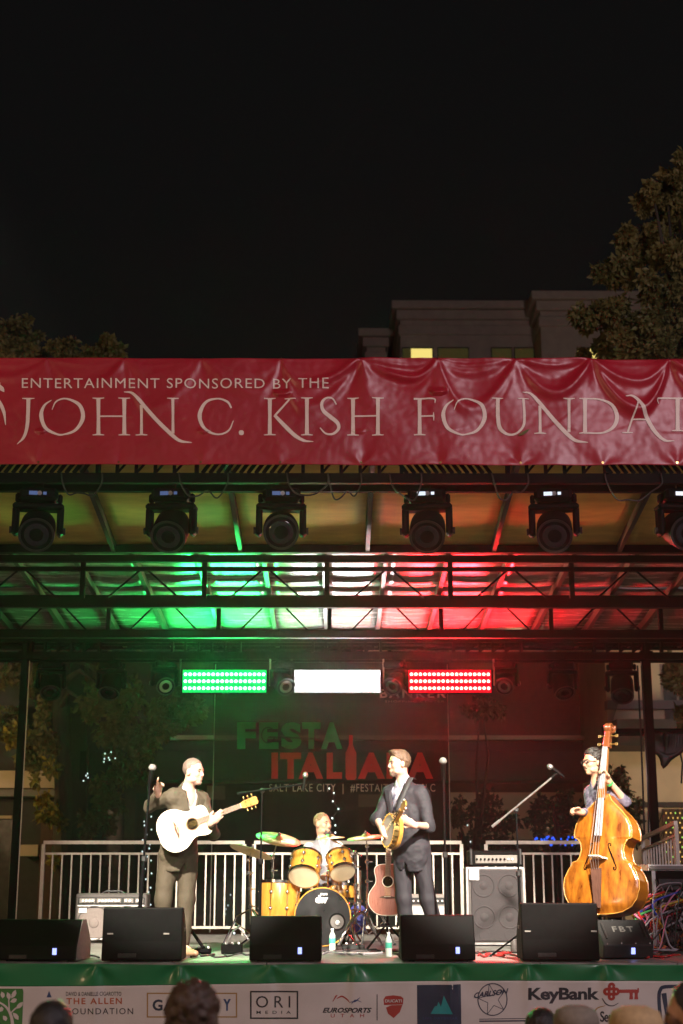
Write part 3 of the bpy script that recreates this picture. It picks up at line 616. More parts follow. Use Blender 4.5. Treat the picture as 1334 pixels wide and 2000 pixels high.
# ================================================================== lights on the trusses
def moving_head(name, label, top, s, group, tilt, disp, lens, w=.45, pan=0):
    t = thing(name, label, 'stage light', (0, 0, 0), group, M=Matrix.Translation(top) @ Matrix.Rotation(R(pan), 4, 'Z') @ Matrix.Diagonal((s, s, s, 1)))
    MB().box((0, 0, -.0), (.06, .05, .08)).build('clamp', 'black_steel', t)
    MB().bbox((0, 0, -.10), (.34, .26, .12), .03).build('base', 'black_steel', t, local=True)
    for k in (-1, 1): MB().bbox((k * .185, 0, -.115), (.045, .06, .085), .015).build('side_grip', 'black_steel', t, local=True)
    MB().bbox((-.018, -.1325, -.098), (.19, .006, .055), .002).build('display_panel', 'black_box', t, local=True)
    if disp:
        MB().box((-.045, -.138, -.098), (.075, .006, .034)).build('display', disp, t, local=True); MB().box((.055, -.138, -.098), (.03, .006, .026)).build('button', 'display_dim' if disp == 'display_dim' else 'display_white', t, local=True)
        MB().lathe([(.001, 0), (.02, 0), (.02, .006), (.001, .006)], axis_frame((-.1 + .11, -.135, -.098), (0, -1, 0)), 12).build('dial', 'satin_chrome', t, local=True)
    m = MB()
    for k in (-1, 1): m.bbox((k * (w / 2 - .03), .0, -.33), (.06, .13, .26), .022)
    m.bbox((0, 0, -.20), (w, .17, .06), .02); m.build('yoke', 'black_steel', t, local=True)
    Mh = Matrix.Translation((0, 0, -.40)) @ Matrix.Rotation(R(tilt), 4, 'X')
    hw = w / 2 - .065
    hb = MB().lathe([(.06, .22), (hw * .8, .20), (hw * .97, .12), (hw, 0), (hw, -.12), (hw * .96, -.16), (hw * .93, -.165)], Mh, 28).build('lamp_head', 'black_steel', t, smooth=40, local=True)
    MB().lathe([(hw * .985, -.166), (hw * .985, -.176), (hw * .86, -.176), (hw * .86, -.166)], Mh, 28, ring=True).build('lens_ring', 'dark_steel', hb, local=True)
    MB().lathe([(.001, -.150), (hw * .5, -.17), (hw * .84, -.160), (hw * .84, -.150)], Mh, 28).build('lens', lens, hb, smooth=True, local=True)
    for k in (-1, 1): MB().lathe([(.001, 0), (.032, 0), (.032, .02), (.001, .02)], axis_frame((k * (w / 2), 0, -.41), (k, 0, 0)), 12).build('pivot', 'dark_steel', t, local=True)
    return t
desc = ['at the left end of the red banner, unlit', 'second from the left under the red banner', 'third from the left under the red banner', 'third from the right under the red banner', 'second from the right under the red banner, bright display', 'cut by the right picture edge, bright display']
for i, px in enumerate((80, 338, 550, 833, 1078, 1324)):
    p = W(px, 952, FT); moving_head('moving_head_light', 'black moving head light ' + desc[i], (p.x, FT - .05, CAMZ + 3.315), 1.0, 'moving heads under the front truss', -60 + 9 * math.sin(i * 2.3), 'display_dim' if i < 3 else 'display_white', 'lens_glass', .45, (9, -4, 3, -6, -9, 5)[i])
rd = ['hanging at the far left of the rear truss', 'hanging second from the left on the rear truss', 'beside the left end of the green light panel', 'between the green and white light panels', 'between the white and red light panels', 'beside the right end of the red light panel', 'hanging second from the right on the rear truss', 'hanging at the far right by the roof post']
for i, (px, s, tl, ln) in enumerate(((100, .85, 15, 'lens_glass'), (218, .85, 10, 'lens_glass'), (321, .78, 38, 'lens_pale'), (553, .78, 35, 'lens_pale'), (771, .78, 38, 'lens_glass'), (987, .78, 38, 'lens_glass'), (1098, .85, 12, 'lens_glass'), (1214, .92, 14, 'lens_glass'))):
    p = W(px, 1300, 18.35); moving_head('rear_moving_head', 'small black moving head light ' + rd[i], (p.x, 18.38, CAMZ + 2.615), s, 'moving heads under the rear truss', -tl - 25, None, ln, .45, (12, -8, 18, 22, -20, -16, 9, -12)[i])
# ------------------------------------------------------------------ LED panels
led_me = None
def led_panel(px0, px1, col, mt, power, lc):
    a = W(px0, 1310, 18.3); b = W(px1, 1351, 18.3); cx = (a.x + b.x) / 2; cz = (a.z + b.z) / 2; w = b.x - a.x; h = a.z - b.z
    t = thing('led_panel', 'long %s LED wash light glowing under the rear truss' % col, 'stage light', (cx, 18.3, cz), 'three LED wash lights in flag colours')
    MB().bbox((cx, 18.36, cz), (w + .05, .10, h + .035), .012).build('housing', 'black_box', t)
    for k in (-1, 1):
        MB().bar((cx + k * (w / 2 + .05), 18.37, cz - .05), (cx + k * (w / 2 + .05), 18.37, CAMZ + 2.612), .02, .05).build('bracket', 'satin_chrome' if k > 0 else 'dark_steel', t)
    MB().box((cx, 18.306, cz), (w + .012, .008, h + .02)).build('halo_plate', mt.replace('led', 'face'), t)  # glowing plate added to give the LEDs a coloured halo
    r = w / 18 * .40
    for i in range(18):
        for j in range(3):
            M = axis_frame((0, 0, 0), (0, -1, 0))
            if i == 0 and j == 0: o0 = MB().lathe([(.001, .016), (r * .6, .013), (r, .0), (r, -.003)], M, 10).build('led', mt, t, local=True, smooth=True); o = o0
            else: o = o0.copy(); COL.objects.link(o); o.parent = t
            o.location = (-w / 2 + w * (i + .5) / 18, .005, -h / 2 + h * (j + .5) / 3)
    d = bpy.data.lights.new('led_light', 'AREA'); d.shape = 'RECTANGLE'; d.size = w; d.size_y = h; d.energy = power; d.color = lc; d.spread = R(176)
    o = bpy.data.objects.new('led_light', d); COL.objects.link(o); o.parent = t; o.location = (0, -.03, 0); o.rotation_euler = (R(-116), 0, 0)
    return t
led_panel(358, 519, 'green', 'led_green', 270, (0.02, 1.0, 0.16))
led_panel(576, 742, 'white', 'led_white', 95, (1.0, 0.97, 0.98))
led_panel(799, 959, 'red', 'led_red', 520, (1.0, 0.012, 0.02))
# ------------------------------------------------------------------ backdrop mesh
YM = 18.78
def curtain(name, pts, mt, Y, parent, wav=.02):      # pts: list of (left px, right px, row)
    m = MB(); vs = []; fs = []; n = 60
    for k, (a, b, y) in enumerate(pts):
        for i in range(n + 1):
            p = W(a + (b - a) * i / n, y, Y); vs.append((p.x, Y + wav * math.sin(p.x * 7 + .4 * math.sin(p.z * 2)), p.z))
    for k in range(len(pts) - 1):
        for i in range(n): q = k * (n + 1) + i; fs.append((q, q + 1, q + n + 2, q + n + 1))
    m.add(vs, fs); return m.build(name, mt, parent, smooth=True)
o = curtain('windscreen_mesh', [(72, 1238, 1272), (82, 1222, 1330), (100, 1200, 1400), (112, 1186, 1480), (118, 1180, 1600), (122, 1176, 1700), (122, 1176, 1815)], 'windscreen', YM + .10, None)
tag(o, 'wide black see-through windscreen mesh hung behind the stage', 'mesh screen')
bd = thing('festival_backdrop', 'black mesh backdrop with green and red festival lettering behind the drummer', 'backdrop', (0, YM, DECK))
curtain('mesh_sheet', [(417, 877, 1262), (417, 877, 1500), (416, 878, 1815)], 'scrim', YM, bd, .004)
def mput(px, py, lift=0.0): p = W(px, py, YM); return Vector((p.x, YM - .006 - lift, p.z))
def mtext(s, x0, y0, x1, y1, mt, bold, sp=1.0):
    co, tf = text_mesh(s, bold, sp); return sheet_print('lettering', mt, bd, [(x0 + c[0] * (x1 - x0), y1 - c[1] * (y1 - y0)) for c in co], tf, mput, .002)
for ch, x0, x1 in (('F', 463, 500), ('E', 506, 544), ('S', 549, 589), ('T', 590, 626), ('A', 627, 669)): mtext(ch, x0, 1411, x1, 1463, 'scrim_green', .055)
for ch, x0, x1 in (('I', 530, 543), ('T', 547, 588), ('A', 583, 631), ('L', 638, 668), ('A', 699, 752), ('N', 755, 797), ('A', 795, 846)): mtext(ch, x0, 1470, x1, 1521, 'scrim_red', .055)
bt = [(682, 1436), (689, 1436), (689.5, 1455), (692, 1462), (696, 1470), (696, 1519), (693, 1523), (678, 1523), (675, 1519), (675, 1470), (679, 1462), (681.5, 1455)]
sheet_print('bottle_emblem', 'scrim_red', bd, bt, [tuple(range(len(bt)))], mput, .004)
gs = [stroke2d([(524 + 13 * math.cos(a), 1436 + 15 * math.sin(a)) for a in np.linspace(.3, 5.6, 12)], 3, 3), stroke2d([(524, 1440), (570, 1441), (628, 1444)], 4)]
v, f = merge2d(gs); sheet_print('guitar_emblem', 'scrim', bd, v, f, mput, .006)
mtext('SALT LAKE CITY  |  #FESTAITALIANASLC', 526, 1531, 850, 1551, 'scrim_grey', .0, 1.15)
mtext('BANKER', 742, 1346, 871, 1363, 'scrim_white', .02, 1.3); mtext('SHOPPING CENTER', 752, 1368, 868, 1372, 'scrim_grey', .0, 1.2)
for px in (417, 877): p = W(px, 1500, YM); MB().tube([(p.x, YM - .012, DECK), (p.x, YM - .012, CAMZ + 2.6)], .006, 5).build('edge_rope', 'grey_band', bd)
# ================================================================== what stands behind the stage
def wbox(name, px0, py0, px1, py1, Y, dep, mt, parent, out=0.0):
    a = W(px0, py1, Y); b = W(px1, py0, Y); zm = (py0 + py1) / 2
    xa = W(px0, zm, Y).x; xb = W(px1, zm, Y).x
    return MB().box(((xa + xb) / 2, Y - out + dep / 2, (a.z + b.z) / 2), (abs(xb - xa), dep, b.z - a.z)).build(name, mt, parent)
def block(name, label, px0, px1, top, Y, dep, mt):
    t = thing(name, label, 'building', (W((px0 + px1) / 2, 700, Y).x, Y, 0)); zt = W(667, top, Y).z; xa, xb = W(px0, 640, Y).x, W(px1, 640, Y).x
    MB().box(((xa + xb) / 2, Y + dep / 2, (zt - .6) / 2), (xb - xa, dep, zt - .6)).build('wall', mt, t)
    for k, (z0, z1, o) in enumerate(((.62, .28, .14), (.29, .0, .30), (1.15, .80, .07))):
        MB().bbox(((xa + xb) / 2, Y + dep / 2, zt - (z0 + z1) / 2), (xb - xa + 2 * o, dep + 2 * o, z0 - z1), .03).build('cornice', mt, t)
    return t
A = block('apartment_building', 'dim stucco building with stepped cornice and one lit window above the banner', 782, 1040, 592, 45, 10, 'stucco')
B = block('taller_building', 'taller dim stucco block half hidden by the big tree at right', 1056, 1480, 573, 43.5, 11, 'stucco')
Cb = block('lower_building', 'low dim stucco corner block at the left of the lit-window building', 716, 752, 646, 47, 8, 'stucco')
for (t, Y, lst) in ((A, 45, ((787, 845, 'window_dim'), (857, 915, 'window_dim'), (962, 1000, 'window_dim'), (1007, 1043, 'window_dim'))), (B, 43.5, ((1130, 1172, 'window_lit'), (1182, 1215, 'window_dim'), (1290, 1325, 'window_dim')))):
    for (a, b, mt) in lst:
        w = wbox('window', a - 2, 679, b + 2, 790, Y, .10, 'dark_wall', t, .05); wbox('pane', a, 682, b, 788, Y, .02, mt, w, .065)
        wbox('window_bar', a, 730, b, 733, Y, .03, 'dark_wall', w, .10)
wbox('lit_blind', 803, 683, 844, 760, 45, .02, 'window_lit', A, .10)
# low shops close behind the stage
sh = thing('shop_building', 'dark low shop building with two pale ledges behind the backdrop', 'building', (0, 30, 0))
a = W(130, 1260, 30); b = W(1190, 1260, 30)
MB().box(((a.x + b.x) / 2, 33, 3.2), (b.x - a.x, 6, 6.4)).build('wall', 'brown_wall', sh)
wbox('ledge', 230, 1440, 1180, 1448, 30, .5, 'cream_wall', sh, .45); wbox('ledge', 230, 1469.5, 1180, 1474, 30, .4, 'cream_wall', sh, .35)
wbox('fascia', 140, 1449, 1185, 1468, 30, .3, 'dark_wall', sh, .25); wbox('awning', 140, 1475, 1180, 1530, 30, 1.2, 'dark_wall', sh, 1.1)
for i, px in enumerate(range(170, 1180, 92)):
    w = wbox('window', px, 1550, px + 70, 1790, 30, .1, 'dark_wall', sh, .06); wbox('pane', px + 4, 1555, px + 66, 1786, 30, .02, 'window_dark', w, .08)
wbox('cream_panel', 405, 1535, 440, 1562, 30, .1, 'cream_wall', sh, .1); wbox('cream_panel', 700, 1552, 760, 1576, 30, .1, 'cream_wall', sh, .1)
wbox('lit_wall', 880, 1548, 1170, 1640, 30, .06, 'cream_wall', sh, .09)
# cream building at right
cr = thing('cream_building', 'cream street building with dark canopy at the right edge behind the bass player', 'building', (W(1300, 1600, 27).x, 27, 0))
a = W(1186, 1400, 27); b = W(1560, 1400, 27)
MB().box(((a.x + b.x) / 2, 30, 3.6), (b.x - a.x, 6, 7.2)).build('wall', 'cream_wall', cr)
wbox('band', 1184, 1369, 1480, 1386, 27, .3, 'grey_band', cr, .12); wbox('canopy', 1178, 1419, 1480, 1468, 27, 1.5, 'dark_wall', cr, 1.4)
wbox('sill_band', 1184, 1567, 1480, 1577, 27, .3, 'dark_wall', cr, .12); wbox('pilaster', 1284, 1578, 1297, 1740, 27, .3, 'cream_wall', cr, .12)
for (x0, x1) in ((1296, 1320), (1326, 1350)): wbox('window', x0, 1300, x1, 1412, 27, .1, 'window_dark', cr, .06)
lt = thing('lattice_screen', 'lattice screen hung with amber and green lights at the right edge', 'screen', (W(1330, 1630, 26.5).x, 26.5, 0))
wbox('backing', 1298, 1580, 1440, 1780, 26.6, .04, 'brown_wall', lt)
bmz = {}
for i in range(9):
    for k in range(13):
        p = W(1301 + i * 9 + (k % 2) * 4.5, 1588 + k * 9.5, 26.5); mt = ('bulb_amber', 'bulb_amber', 'bulb_green', 'led_red')[(i * 5 + k * 3 + (k > 5) * 2) % 4 if (i + k) % 3 else 0]
        if mt == 'led_red': mt = 'bulb_amber'
        if mt not in bmz: bmz[mt] = MB().ball((0, 0, 0), (.013, .013, .018), 6).build('bulb', mt, lt, local=True); o = bmz[mt]
        else: o = bmz[mt].copy(); COL.objects.link(o); o.parent = lt
        o.location = p - ORG[lt.name]
for i in range(12):
    p0 = W(1296 + i * 13, 1580, 26.52); p1 = W(1296 + i * 13 - 40, 1700, 26.52)
    MB().bar(p0, p1, .02, .015).build('lattice_strip', 'dark_wall', lt)
# left building
lb = thing('corner_building', 'dark corner building with an orange-lit ledge at the left edge', 'building', (W(40, 1600, 27).x, 27, 0))
a = W(-220, 1500, 27.4); b = W(128, 1500, 27.4)
MB().box(((a.x + b.x) / 2, 30.4, 3.3), (b.x - a.x, 6, 6.6)).build('wall', 'dark_wall', lb)
wbox('ledge', -220, 1508, 116, 1541, 27, .9, 'cream_wall', lb, .4); wbox('soffit_band', -220, 1542, 112, 1556, 27, .6, 'grey_band', lb, .2)
wbox('column', 76, 1600, 100, 1880, 27, .5, 'brown_wall', lb, .1); wbox('lower_ledge', 40, 1650, 76, 1672, 27, .6, 'cream_wall', lb, .1)
fr = wbox('door', -40, 1600, 16, 1880, 27, .1, 'window_dark', lb, -.30); wbox('door_frame', 11, 1598, 17, 1880, 27, .08, 'cream_wall', fr, -.26); wbox('door_frame', -40, 1592, 17, 1598, 27, .08, 'cream_wall', fr, -.26)
# ------------------------------------------------------------------ trees
def leaf_mesh(name, mt, parent, blobs, n, size, seed):
    r = np.random.default_rng(seed); m = MB(); vs = []; fs = []
    wts = np.array([b[1] ** 2 for b in blobs]); wts = wts / wts.sum()
    clumps = []
    for (c, rad), w in zip(blobs, wts):
        for _ in range(max(5, int(34 * w * len(blobs) ** .6))):
            d = r.normal(size=3); d /= np.linalg.norm(d); q = np.array(c) + d * rad * r.uniform(.35, 1.0) * np.array([1, 1, .9]); clumps.append((q, rad * r.uniform(.16, .36)))
    for _ in range(n):
        q, cr_ = clumps[r.integers(len(clumps))]
        d = r.normal(size=3); p = q + d / np.linalg.norm(d) * cr_ * r.uniform(.2, 1.0) ** .5
        a = r.normal(size=3); a[2] -= .6; a /= np.linalg.norm(a); b = np.cross(a, r.normal(size=3)); b /= np.linalg.norm(b); s = size * r.uniform(.6, 1.3); nn = np.cross(a, b)
        o = len(vs); vs += [tuple(p), tuple(p + a * s * .5 + b * s * .27 + nn * s * .08), tuple(p + a * s), tuple(p + a * s * .5 - b * s * .27 + nn * s * .08)]; fs += [(o, o + 1, o + 2), (o, o + 2, o + 3)]
    org = ORG.get(parent.name, Vector((0, 0, 0))); me = bpy.data.meshes.new(name); me.from_pydata([(x - org.x, y - org.y, z - org.z) for x, y, z in vs], [], fs)
    return link(name, me, mt, parent), clumps
def tree(name, label, base, trunk_top, blobs, n, size, mt, seed, r0=.16, group='trees around the stage', limbs=9, yellow=None):
    t = thing(name, label, 'tree', base, group); base = Vector(base); tt = Vector(trunk_top)
    cr_, cl = leaf_mesh('crown', mt, t, blobs, n, size, seed)
    if yellow: leaf_mesh('lit_tint_leaves', 'leaf_lit_tint', t, yellow[0], yellow[1], size, seed + 50)
    pts = [base, base.lerp(tt, .35) + Vector((.06, .05, 0)), base.lerp(tt, .7) + Vector((-.05, .04, 0)), tt]
    MB().tube(pts, [r0 * 1.25, r0, r0 * .85, r0 * .6], 10).build('trunk', 'bark', t, smooth=True)
    rr = random.Random(seed)
    for k in range(limbs):
        q = Vector(cl[rr.randrange(len(cl))][0]); s = base.lerp(tt, rr.uniform(.5, 1.0)); md = s.lerp(q, .5) + Vector((rr.uniform(-.3, .3), rr.uniform(-.3, .3), .25))
        MB().tube([s, md, q], [r0 * .42, r0 * .26, r0 * .08], 6).build('limb', 'bark', t, smooth=True)
    return t
def blobs(lst, Y, jit, seed):
    r = random.Random(seed); return [(tuple(W(px, py, Y + r.uniform(-jit, jit))), rp / ppm(Y) * .95) for px, py, rp in lst]
Y1 = 21.5
tree('plane_tree', 'tall leafy tree rising above the banner at the right edge', (W(1400, 1700, Y1).x, Y1, 0), tuple(W(1370, 700, Y1)), blobs([(1340, 325, 55), (1310, 400, 72), (1275, 390, 40), (1280, 480, 85), (1205, 530, 65), (1320, 560, 95), (1180, 600, 60), (1150, 655, 50), (1235, 650, 80), (1330, 670, 85), (1290, 700, 70), (1325, 1320, 55), (1345, 1390, 50)], Y1, 1.0, 3), 34000, .12, 'leaf', 11, .2, limbs=14)
Y2 = 26.0
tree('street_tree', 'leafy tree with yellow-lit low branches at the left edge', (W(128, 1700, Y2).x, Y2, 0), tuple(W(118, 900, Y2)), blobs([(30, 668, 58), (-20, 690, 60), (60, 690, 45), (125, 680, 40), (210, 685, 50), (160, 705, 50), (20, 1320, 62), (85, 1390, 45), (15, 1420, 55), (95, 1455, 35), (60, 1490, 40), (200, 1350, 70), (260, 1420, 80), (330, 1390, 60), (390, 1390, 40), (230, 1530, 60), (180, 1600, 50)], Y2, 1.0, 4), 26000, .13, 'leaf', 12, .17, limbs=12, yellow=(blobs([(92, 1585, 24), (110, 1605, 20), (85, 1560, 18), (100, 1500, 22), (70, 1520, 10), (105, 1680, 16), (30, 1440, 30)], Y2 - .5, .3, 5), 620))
Y3 = 24.0
tree('small_tree', 'small dark leafy tree between the bass player and the right roof post', (W(1205, 1700, Y3).x, Y3, 0), tuple(W(1200, 1560, Y3)), blobs([(1200, 1520, 32), (1225, 1560, 34), (1190, 1590, 36), (1225, 1640, 36), (1195, 1680, 34), (1240, 1600, 22), (1225, 1710, 30)], Y3, .4, 6), 2600, .10, 'leaf_dark', 13, .06, limbs=6)
for i, (px, lst, lab, n) in enumerate(((930, [(900, 1590, 34), (950, 1575, 36), (985, 1610, 34), (925, 1640, 40), (980, 1660, 40), (935, 1380, 34), (975, 1385, 28)], 'leafy tree seen through the mesh left of the slanted microphone stand', 2600), (1085, [(1050, 1585, 34), (1100, 1570, 36), (1130, 1600, 34), (1075, 1630, 36), (1120, 1655, 34)], 'leafy tree seen through the mesh above the blue lights', 2200))):
    tree('street_tree', lab, (W(px, 1700, Y3).x, Y3, 0), tuple(W(px + 6, 1560, Y3)), blobs(lst, Y3, .5, 8 + i), n, .11, 'leaf_dark', 20 + i, .08, limbs=6)
# ------------------------------------------------------------------ string lights
def string_lights(label, pts, Y, mt, r=.014, group='string lights in the trees'):
    P = [W(x, y, Y) for x, y in pts]; t = thing('string_lights', label, 'string lights', P[0], group)
    MB().tube(P, .003, 4).build('wire', 'cable_black', t); o0 = None
    for p in P:
        if o0 is None: o0 = MB().ball((0, 0, 0), (r, r, r * 1.3), 6).build('bulb', mt, t, local=True); o = o0
        else: o = o0.copy(); COL.objects.link(o); o.parent = t
        o.location = p - P[0]
rs = random.Random(4)
string_lights('small cluster of white lights in the dark tree left of the guitarist', [(205, 1472), (217, 1469), (212, 1480), (225, 1481), (204, 1482), (203, 1488), (214, 1484)], 24.4, 'bulb_white', .012)
string_lights('tiny row of bluish lights low left of the white cluster', [(171, 1511), (168, 1515), (172, 1519), (163, 1525)], 24.4, 'bulb_white', .012)
string_lights('string of white lights wound up a trunk behind the left microphone stand', [(287 + 9 * math.sin(k * 1.9), 1588 + k * 8.5 + rs.uniform(-2, 2)) for k in range(22)], 23.6, 'bulb_white', .012)
string_lights('string of white lights hanging right of the drummer', [(643, 1540), (652, 1549), (650, 1565), (661, 1580), (649, 1598), (655, 1612), (640, 1622), (655, 1626)], 18.72, 'bulb_white', .009)
string_lights('scattered white lights low behind the fence right of the guitarist', [(421 + rs.uniform(0, 40), 1745 + k * 11 + rs.uniform(-4, 4)) for k in range(11)], 18.9, 'bulb_white', .011)
string_lights('vertical string of white lights left of the bass cabinet', [(907 + 3 * math.sin(k), 1700 + k * 9) for k in range(11)], 18.6, 'bulb_white', .009)
string_lights('bright blue lights behind the fence beside the bass', [(1044 + rs.uniform(0, 82), 1634 + rs.uniform(0, 17)) for k in range(30)], 23.2, 'bulb_blue', .016)
string_lights('two faint white lights under the tree left of the slanted stand', [(913, 1612), (919, 1644)], 23.2, 'bulb_white', .012)
# ------------------------------------------------------------------ pipe and cables at the right post
pp = W(1178, 1430, 18.62); pq = W(1420, 1430, 18.62)
m = MB(); m.tube([pp, pq], .05, 10); tag(m.build('cross_pipe', 'black_steel', None), 'thick black pipe sticking out from the right roof post', 'pipe')
hb = thing('cable_bundle', 'heavy black cable bundle slung from the pipe at the right edge', 'cables', W(1300, 1470, 18.6))
for k in range(7):
    x0, x1 = 1272 + k * 3, 1334 - k * 5; dp = 1478 + 3 * k
    MB().tube(smooth_pts([W(x0, 1432, 18.56 - .02 * k), W(x0 + 4, 1460, 18.5), W((x0 + x1) / 2, dp, 18.47), W(x1 - 2, 1462, 18.5), W(x1, 1432, 18.56 - .02 * k)]), .04, 8).build('cable', 'cable_black', hb, smooth=True)
MB().tube([W(1327, 1465, 18.5), W(1333, 1490, 18.48), W(1331, 1530, 18.48)], .012, 6).build('hanging_end', 'cable_black', hb)
for i, px in enumerate((1251, 1259)):
    o = MB().tube([W(px - 6, 1300, 18.35), W(px, 1420, 18.36), W(px + 4 + 3 * i, 1520, 18.36), W(px + 8, 1640, 18.36)], .012, 6).build('hanging_cable', 'cable_black', None)
    tag(o, ('thin black cable hanging beside the right roof post, the inner one', 'thin black cable hanging beside the right roof post, the outer one')[i], 'cable', 'cables down the right post')
# ================================================================== fence round the deck
def fence(label, A_, B_, n, base=0.06, top=1.10, lean=0.0, dark=False):
    A_ = Vector(A_); B_ = Vector(B_); t = thing('railing_panel', label, 'railing', A_, 'railing panels round the deck')
    z = lambda p, h: Vector((p.x, p.y, p.z + h)); g_ = 'galvanised'
    MB().bar(z(A_, top), z(B_, top), .042, .042).build('top_rail', g_, t); MB().bar(z(A_, top - .135), z(B_, top - .135), .026, .026).build('middle_rail', g_, t); MB().bar(z(A_, base + .03), z(B_, base + .03), .03, .03).build('bottom_rail', g_, t)
    for p in (A_, B_): MB().bar(z(p, 0.0), z(p, top - .0215), .042, .042).build('post', g_, t)
    o0 = None
    for k in range(1, n):
        p = A_.lerp(B_, k / n)
        if o0 is None: o0 = MB().bar((0, 0, base + .046), (0, 0, top - .149), .018, .018).build('baluster', g_, t, local=True); o = o0
        else: o = o0.copy(); COL.objects.link(o); o.parent = t
        o.location = p - A_
YFN = 18.05
def fp(px, Y=YFN): return (W(px, 1700, Y).x, Y, DECK)
fence('pale steel railing behind the left guitar amplifier and guitarist', fp(83), fp(477), 21)
fence('pale steel railing behind the drum kit', fp(496), fp(902), 22)
fence('pale steel railing behind the bass amplifier and bass', fp(950), fp(1208), 14)
sA = Vector(fp(1258)); sB = Vector((W(1322, 1650, 16.4).x, 16.4, DECK)); sA.z += .05; sB.z += .19
fence('pale steel side railing at the right end of the stage, seen at a slant', sA, sB, 12)
# ------------------------------------------------------------------ floor monitors
def wedge(label, px0, px1, top, Y, dep, slope, yaw=0, screen=None, side=None, mt='black_box', foot=None, logo=None):
    c = Vector(((W(px0, 1850, Y).x + W(px1, 1850, Y).x) / 2, Y, DECK)); w = abs(W(px1, 1850, Y).x - W(px0, 1850, Y).x) / max(.6, math.cos(R(yaw))); h = W(667, top, Y).z - DECK
    t = thing('floor_monitor', label, 'monitor speaker', c, 'floor monitors along the stage edge', M=Matrix.Translation(c) @ Matrix.Rotation(R(yaw), 4, 'Z'))
    b = h * .38
    prof = [(0, .012), (0.02, b), (slope, h), (slope + dep * .28, h), (dep, h * .45), (dep, .012)]   # (depth, height): the side seen from the crowd leans back
    m = MB(); n = len(prof)
    vs = [(-w / 2, y, z) for y, z in prof] + [(w / 2, y, z) for y, z in prof]
    m.add(vs, [tuple(range(n)), tuple(range(n, 2 * n))[::-1]] + [(i, (i + 1) % n, (i + 1) % n + n, i + n) for i in range(n)])
    bd_ = m.build('cabinet', mt, t, local=True); bv = bd_.modifiers.new('b', 'BEVEL'); bv.width = .012; bv.segments = 2
    g0 = Vector((0, slope + dep * .28, h)); g1 = Vector((0, dep, h * .45)); d = (g1 - g0); nn = Vector((0, -d.z, d.y)).normalized()
    MB().add([Vector((sx * (w / 2 - .03), 0, 0)) + g0.lerp(g1, tt) + nn * .004 for sx, tt in ((-1, .06), (1, .06), (1, .94), (-1, .94))], [(0, 1, 2, 3)]).build('grille', 'grille', t, local=True)
    for sx in (-1, 1):
        MB().bbox((sx * (w / 2 + .001), dep * .5, h * .58), (.006, dep * .26, .03), .003).build('side_handle', 'dark_steel', t, local=True)
        MB().box((sx * w * .36, .05, .006), (.05, .05, .012)).build('foot', 'cable_black', t, local=True)
    if screen: MB().box((w * screen, .004, h * .25), (.034, .012, .055)).build('screen', 'display', t, local=True)
    if logo:
        for xx in logo: MB().box((w * xx, .018, h * .52), (.05, .012, .012)).build('badge', 'grey_band', t, local=True)
    if side:
        MB().add([(side * (w / 2 + .004), y, z) for y, z in prof], [tuple(range(n))]).build('side_cheek', 'grey_box', t, local=True).modifiers.new('s', 'SOLIDIFY').thickness = .006
    MB().bbox((-w * .18, .006, h * .12), (.16, .014, .035), .003).build('socket_plate', 'dark_steel', t, local=True)
    return t
wedge('black floor monitor with pale side panel at the left edge', -20, 150, 1797, 13.05, .42, .14, -7, .25, 1)
wedge('tall black floor monitor in front of the guitarist', 198, 355, 1773, 13.0, .40, .03, 0, None, None, 'black_box', None, (-.40, .30))
wedge('black floor monitor with blue screen in front of the drum kit', 487, 628, 1790, 13.0, .42, .10, 0, .20)
wedge('black floor monitor with blue screen in front of the banjo player', 784, 929, 1788, 13.0, .42, .10, 1, .26)
wedge('tall black floor monitor in front of the double bass', 1020, 1171, 1764, 13.0, .40, .03, 0, None, None, 'black_box', None, (-.42, .44))
# the slanted one at the right
c = W(1226, 1836, 13.35); c.z = DECK
fb = thing('slanted_monitor', 'grey-lit floor monitor with raised letters facing up beside the double bass', 'monitor speaker', c, 'floor monitors along the stage edge', M=Matrix.Translation(c) @ Matrix.Rotation(R(8), 4, 'Z'))
prof = [(0.0, .012), (-.03, .13), (.22, .34), (.40, .26), (.40, .012)]; n = 5; w = .47; m = MB()
m.add([(-w / 2, y, z) for y, z in prof] + [(w / 2, y, z) for y, z in prof], [tuple(range(n)), tuple(range(n, 2 * n))[::-1]] + [(i, (i + 1) % n, (i + 1) % n + n, i + n) for i in range(n)])
bv = m.build('cabinet', 'grille', fb, local=True).modifiers.new('b', 'BEVEL'); bv.width = .012; bv.segments = 2
fd = Vector((0, .25, .21)).normalized(); fn = Vector((0, -.21, .25)).normalized(); f0 = Vector((0, -.03, .13))
for sx in (-1, 1): MB().bbox(f0 + fd * .17 + fn * .006 + Vector((sx * .185, 0, 0)), (.022, .20, .014), .004, Matrix((Vector((1, 0, 0)), fd, fn)).transposed()).build('handle', 'dark_steel', fb, local=True)
co, tf = text_mesh('FBT', .02, 1.3)
MB().add([f0 + fd * (.16 + q[1] * .07) + fn * .004 + Vector((-.10 + q[0] * .20, 0, 0)) for q in co], tf).build('raised_letters', 'grey_box', fb, local=True)
for k in range(4):
    for e in (0, 1): MB().ball(f0 + fd * (.012 + .30 * e) + fn * .003 + Vector((-.2 + k * .133, 0, 0)), .008, 6).build('bolt', 'chrome', fb, local=True)
MB().box((.04, -.018, .075), (.034, .02, .055)).build('screen', 'display', fb, local=True)
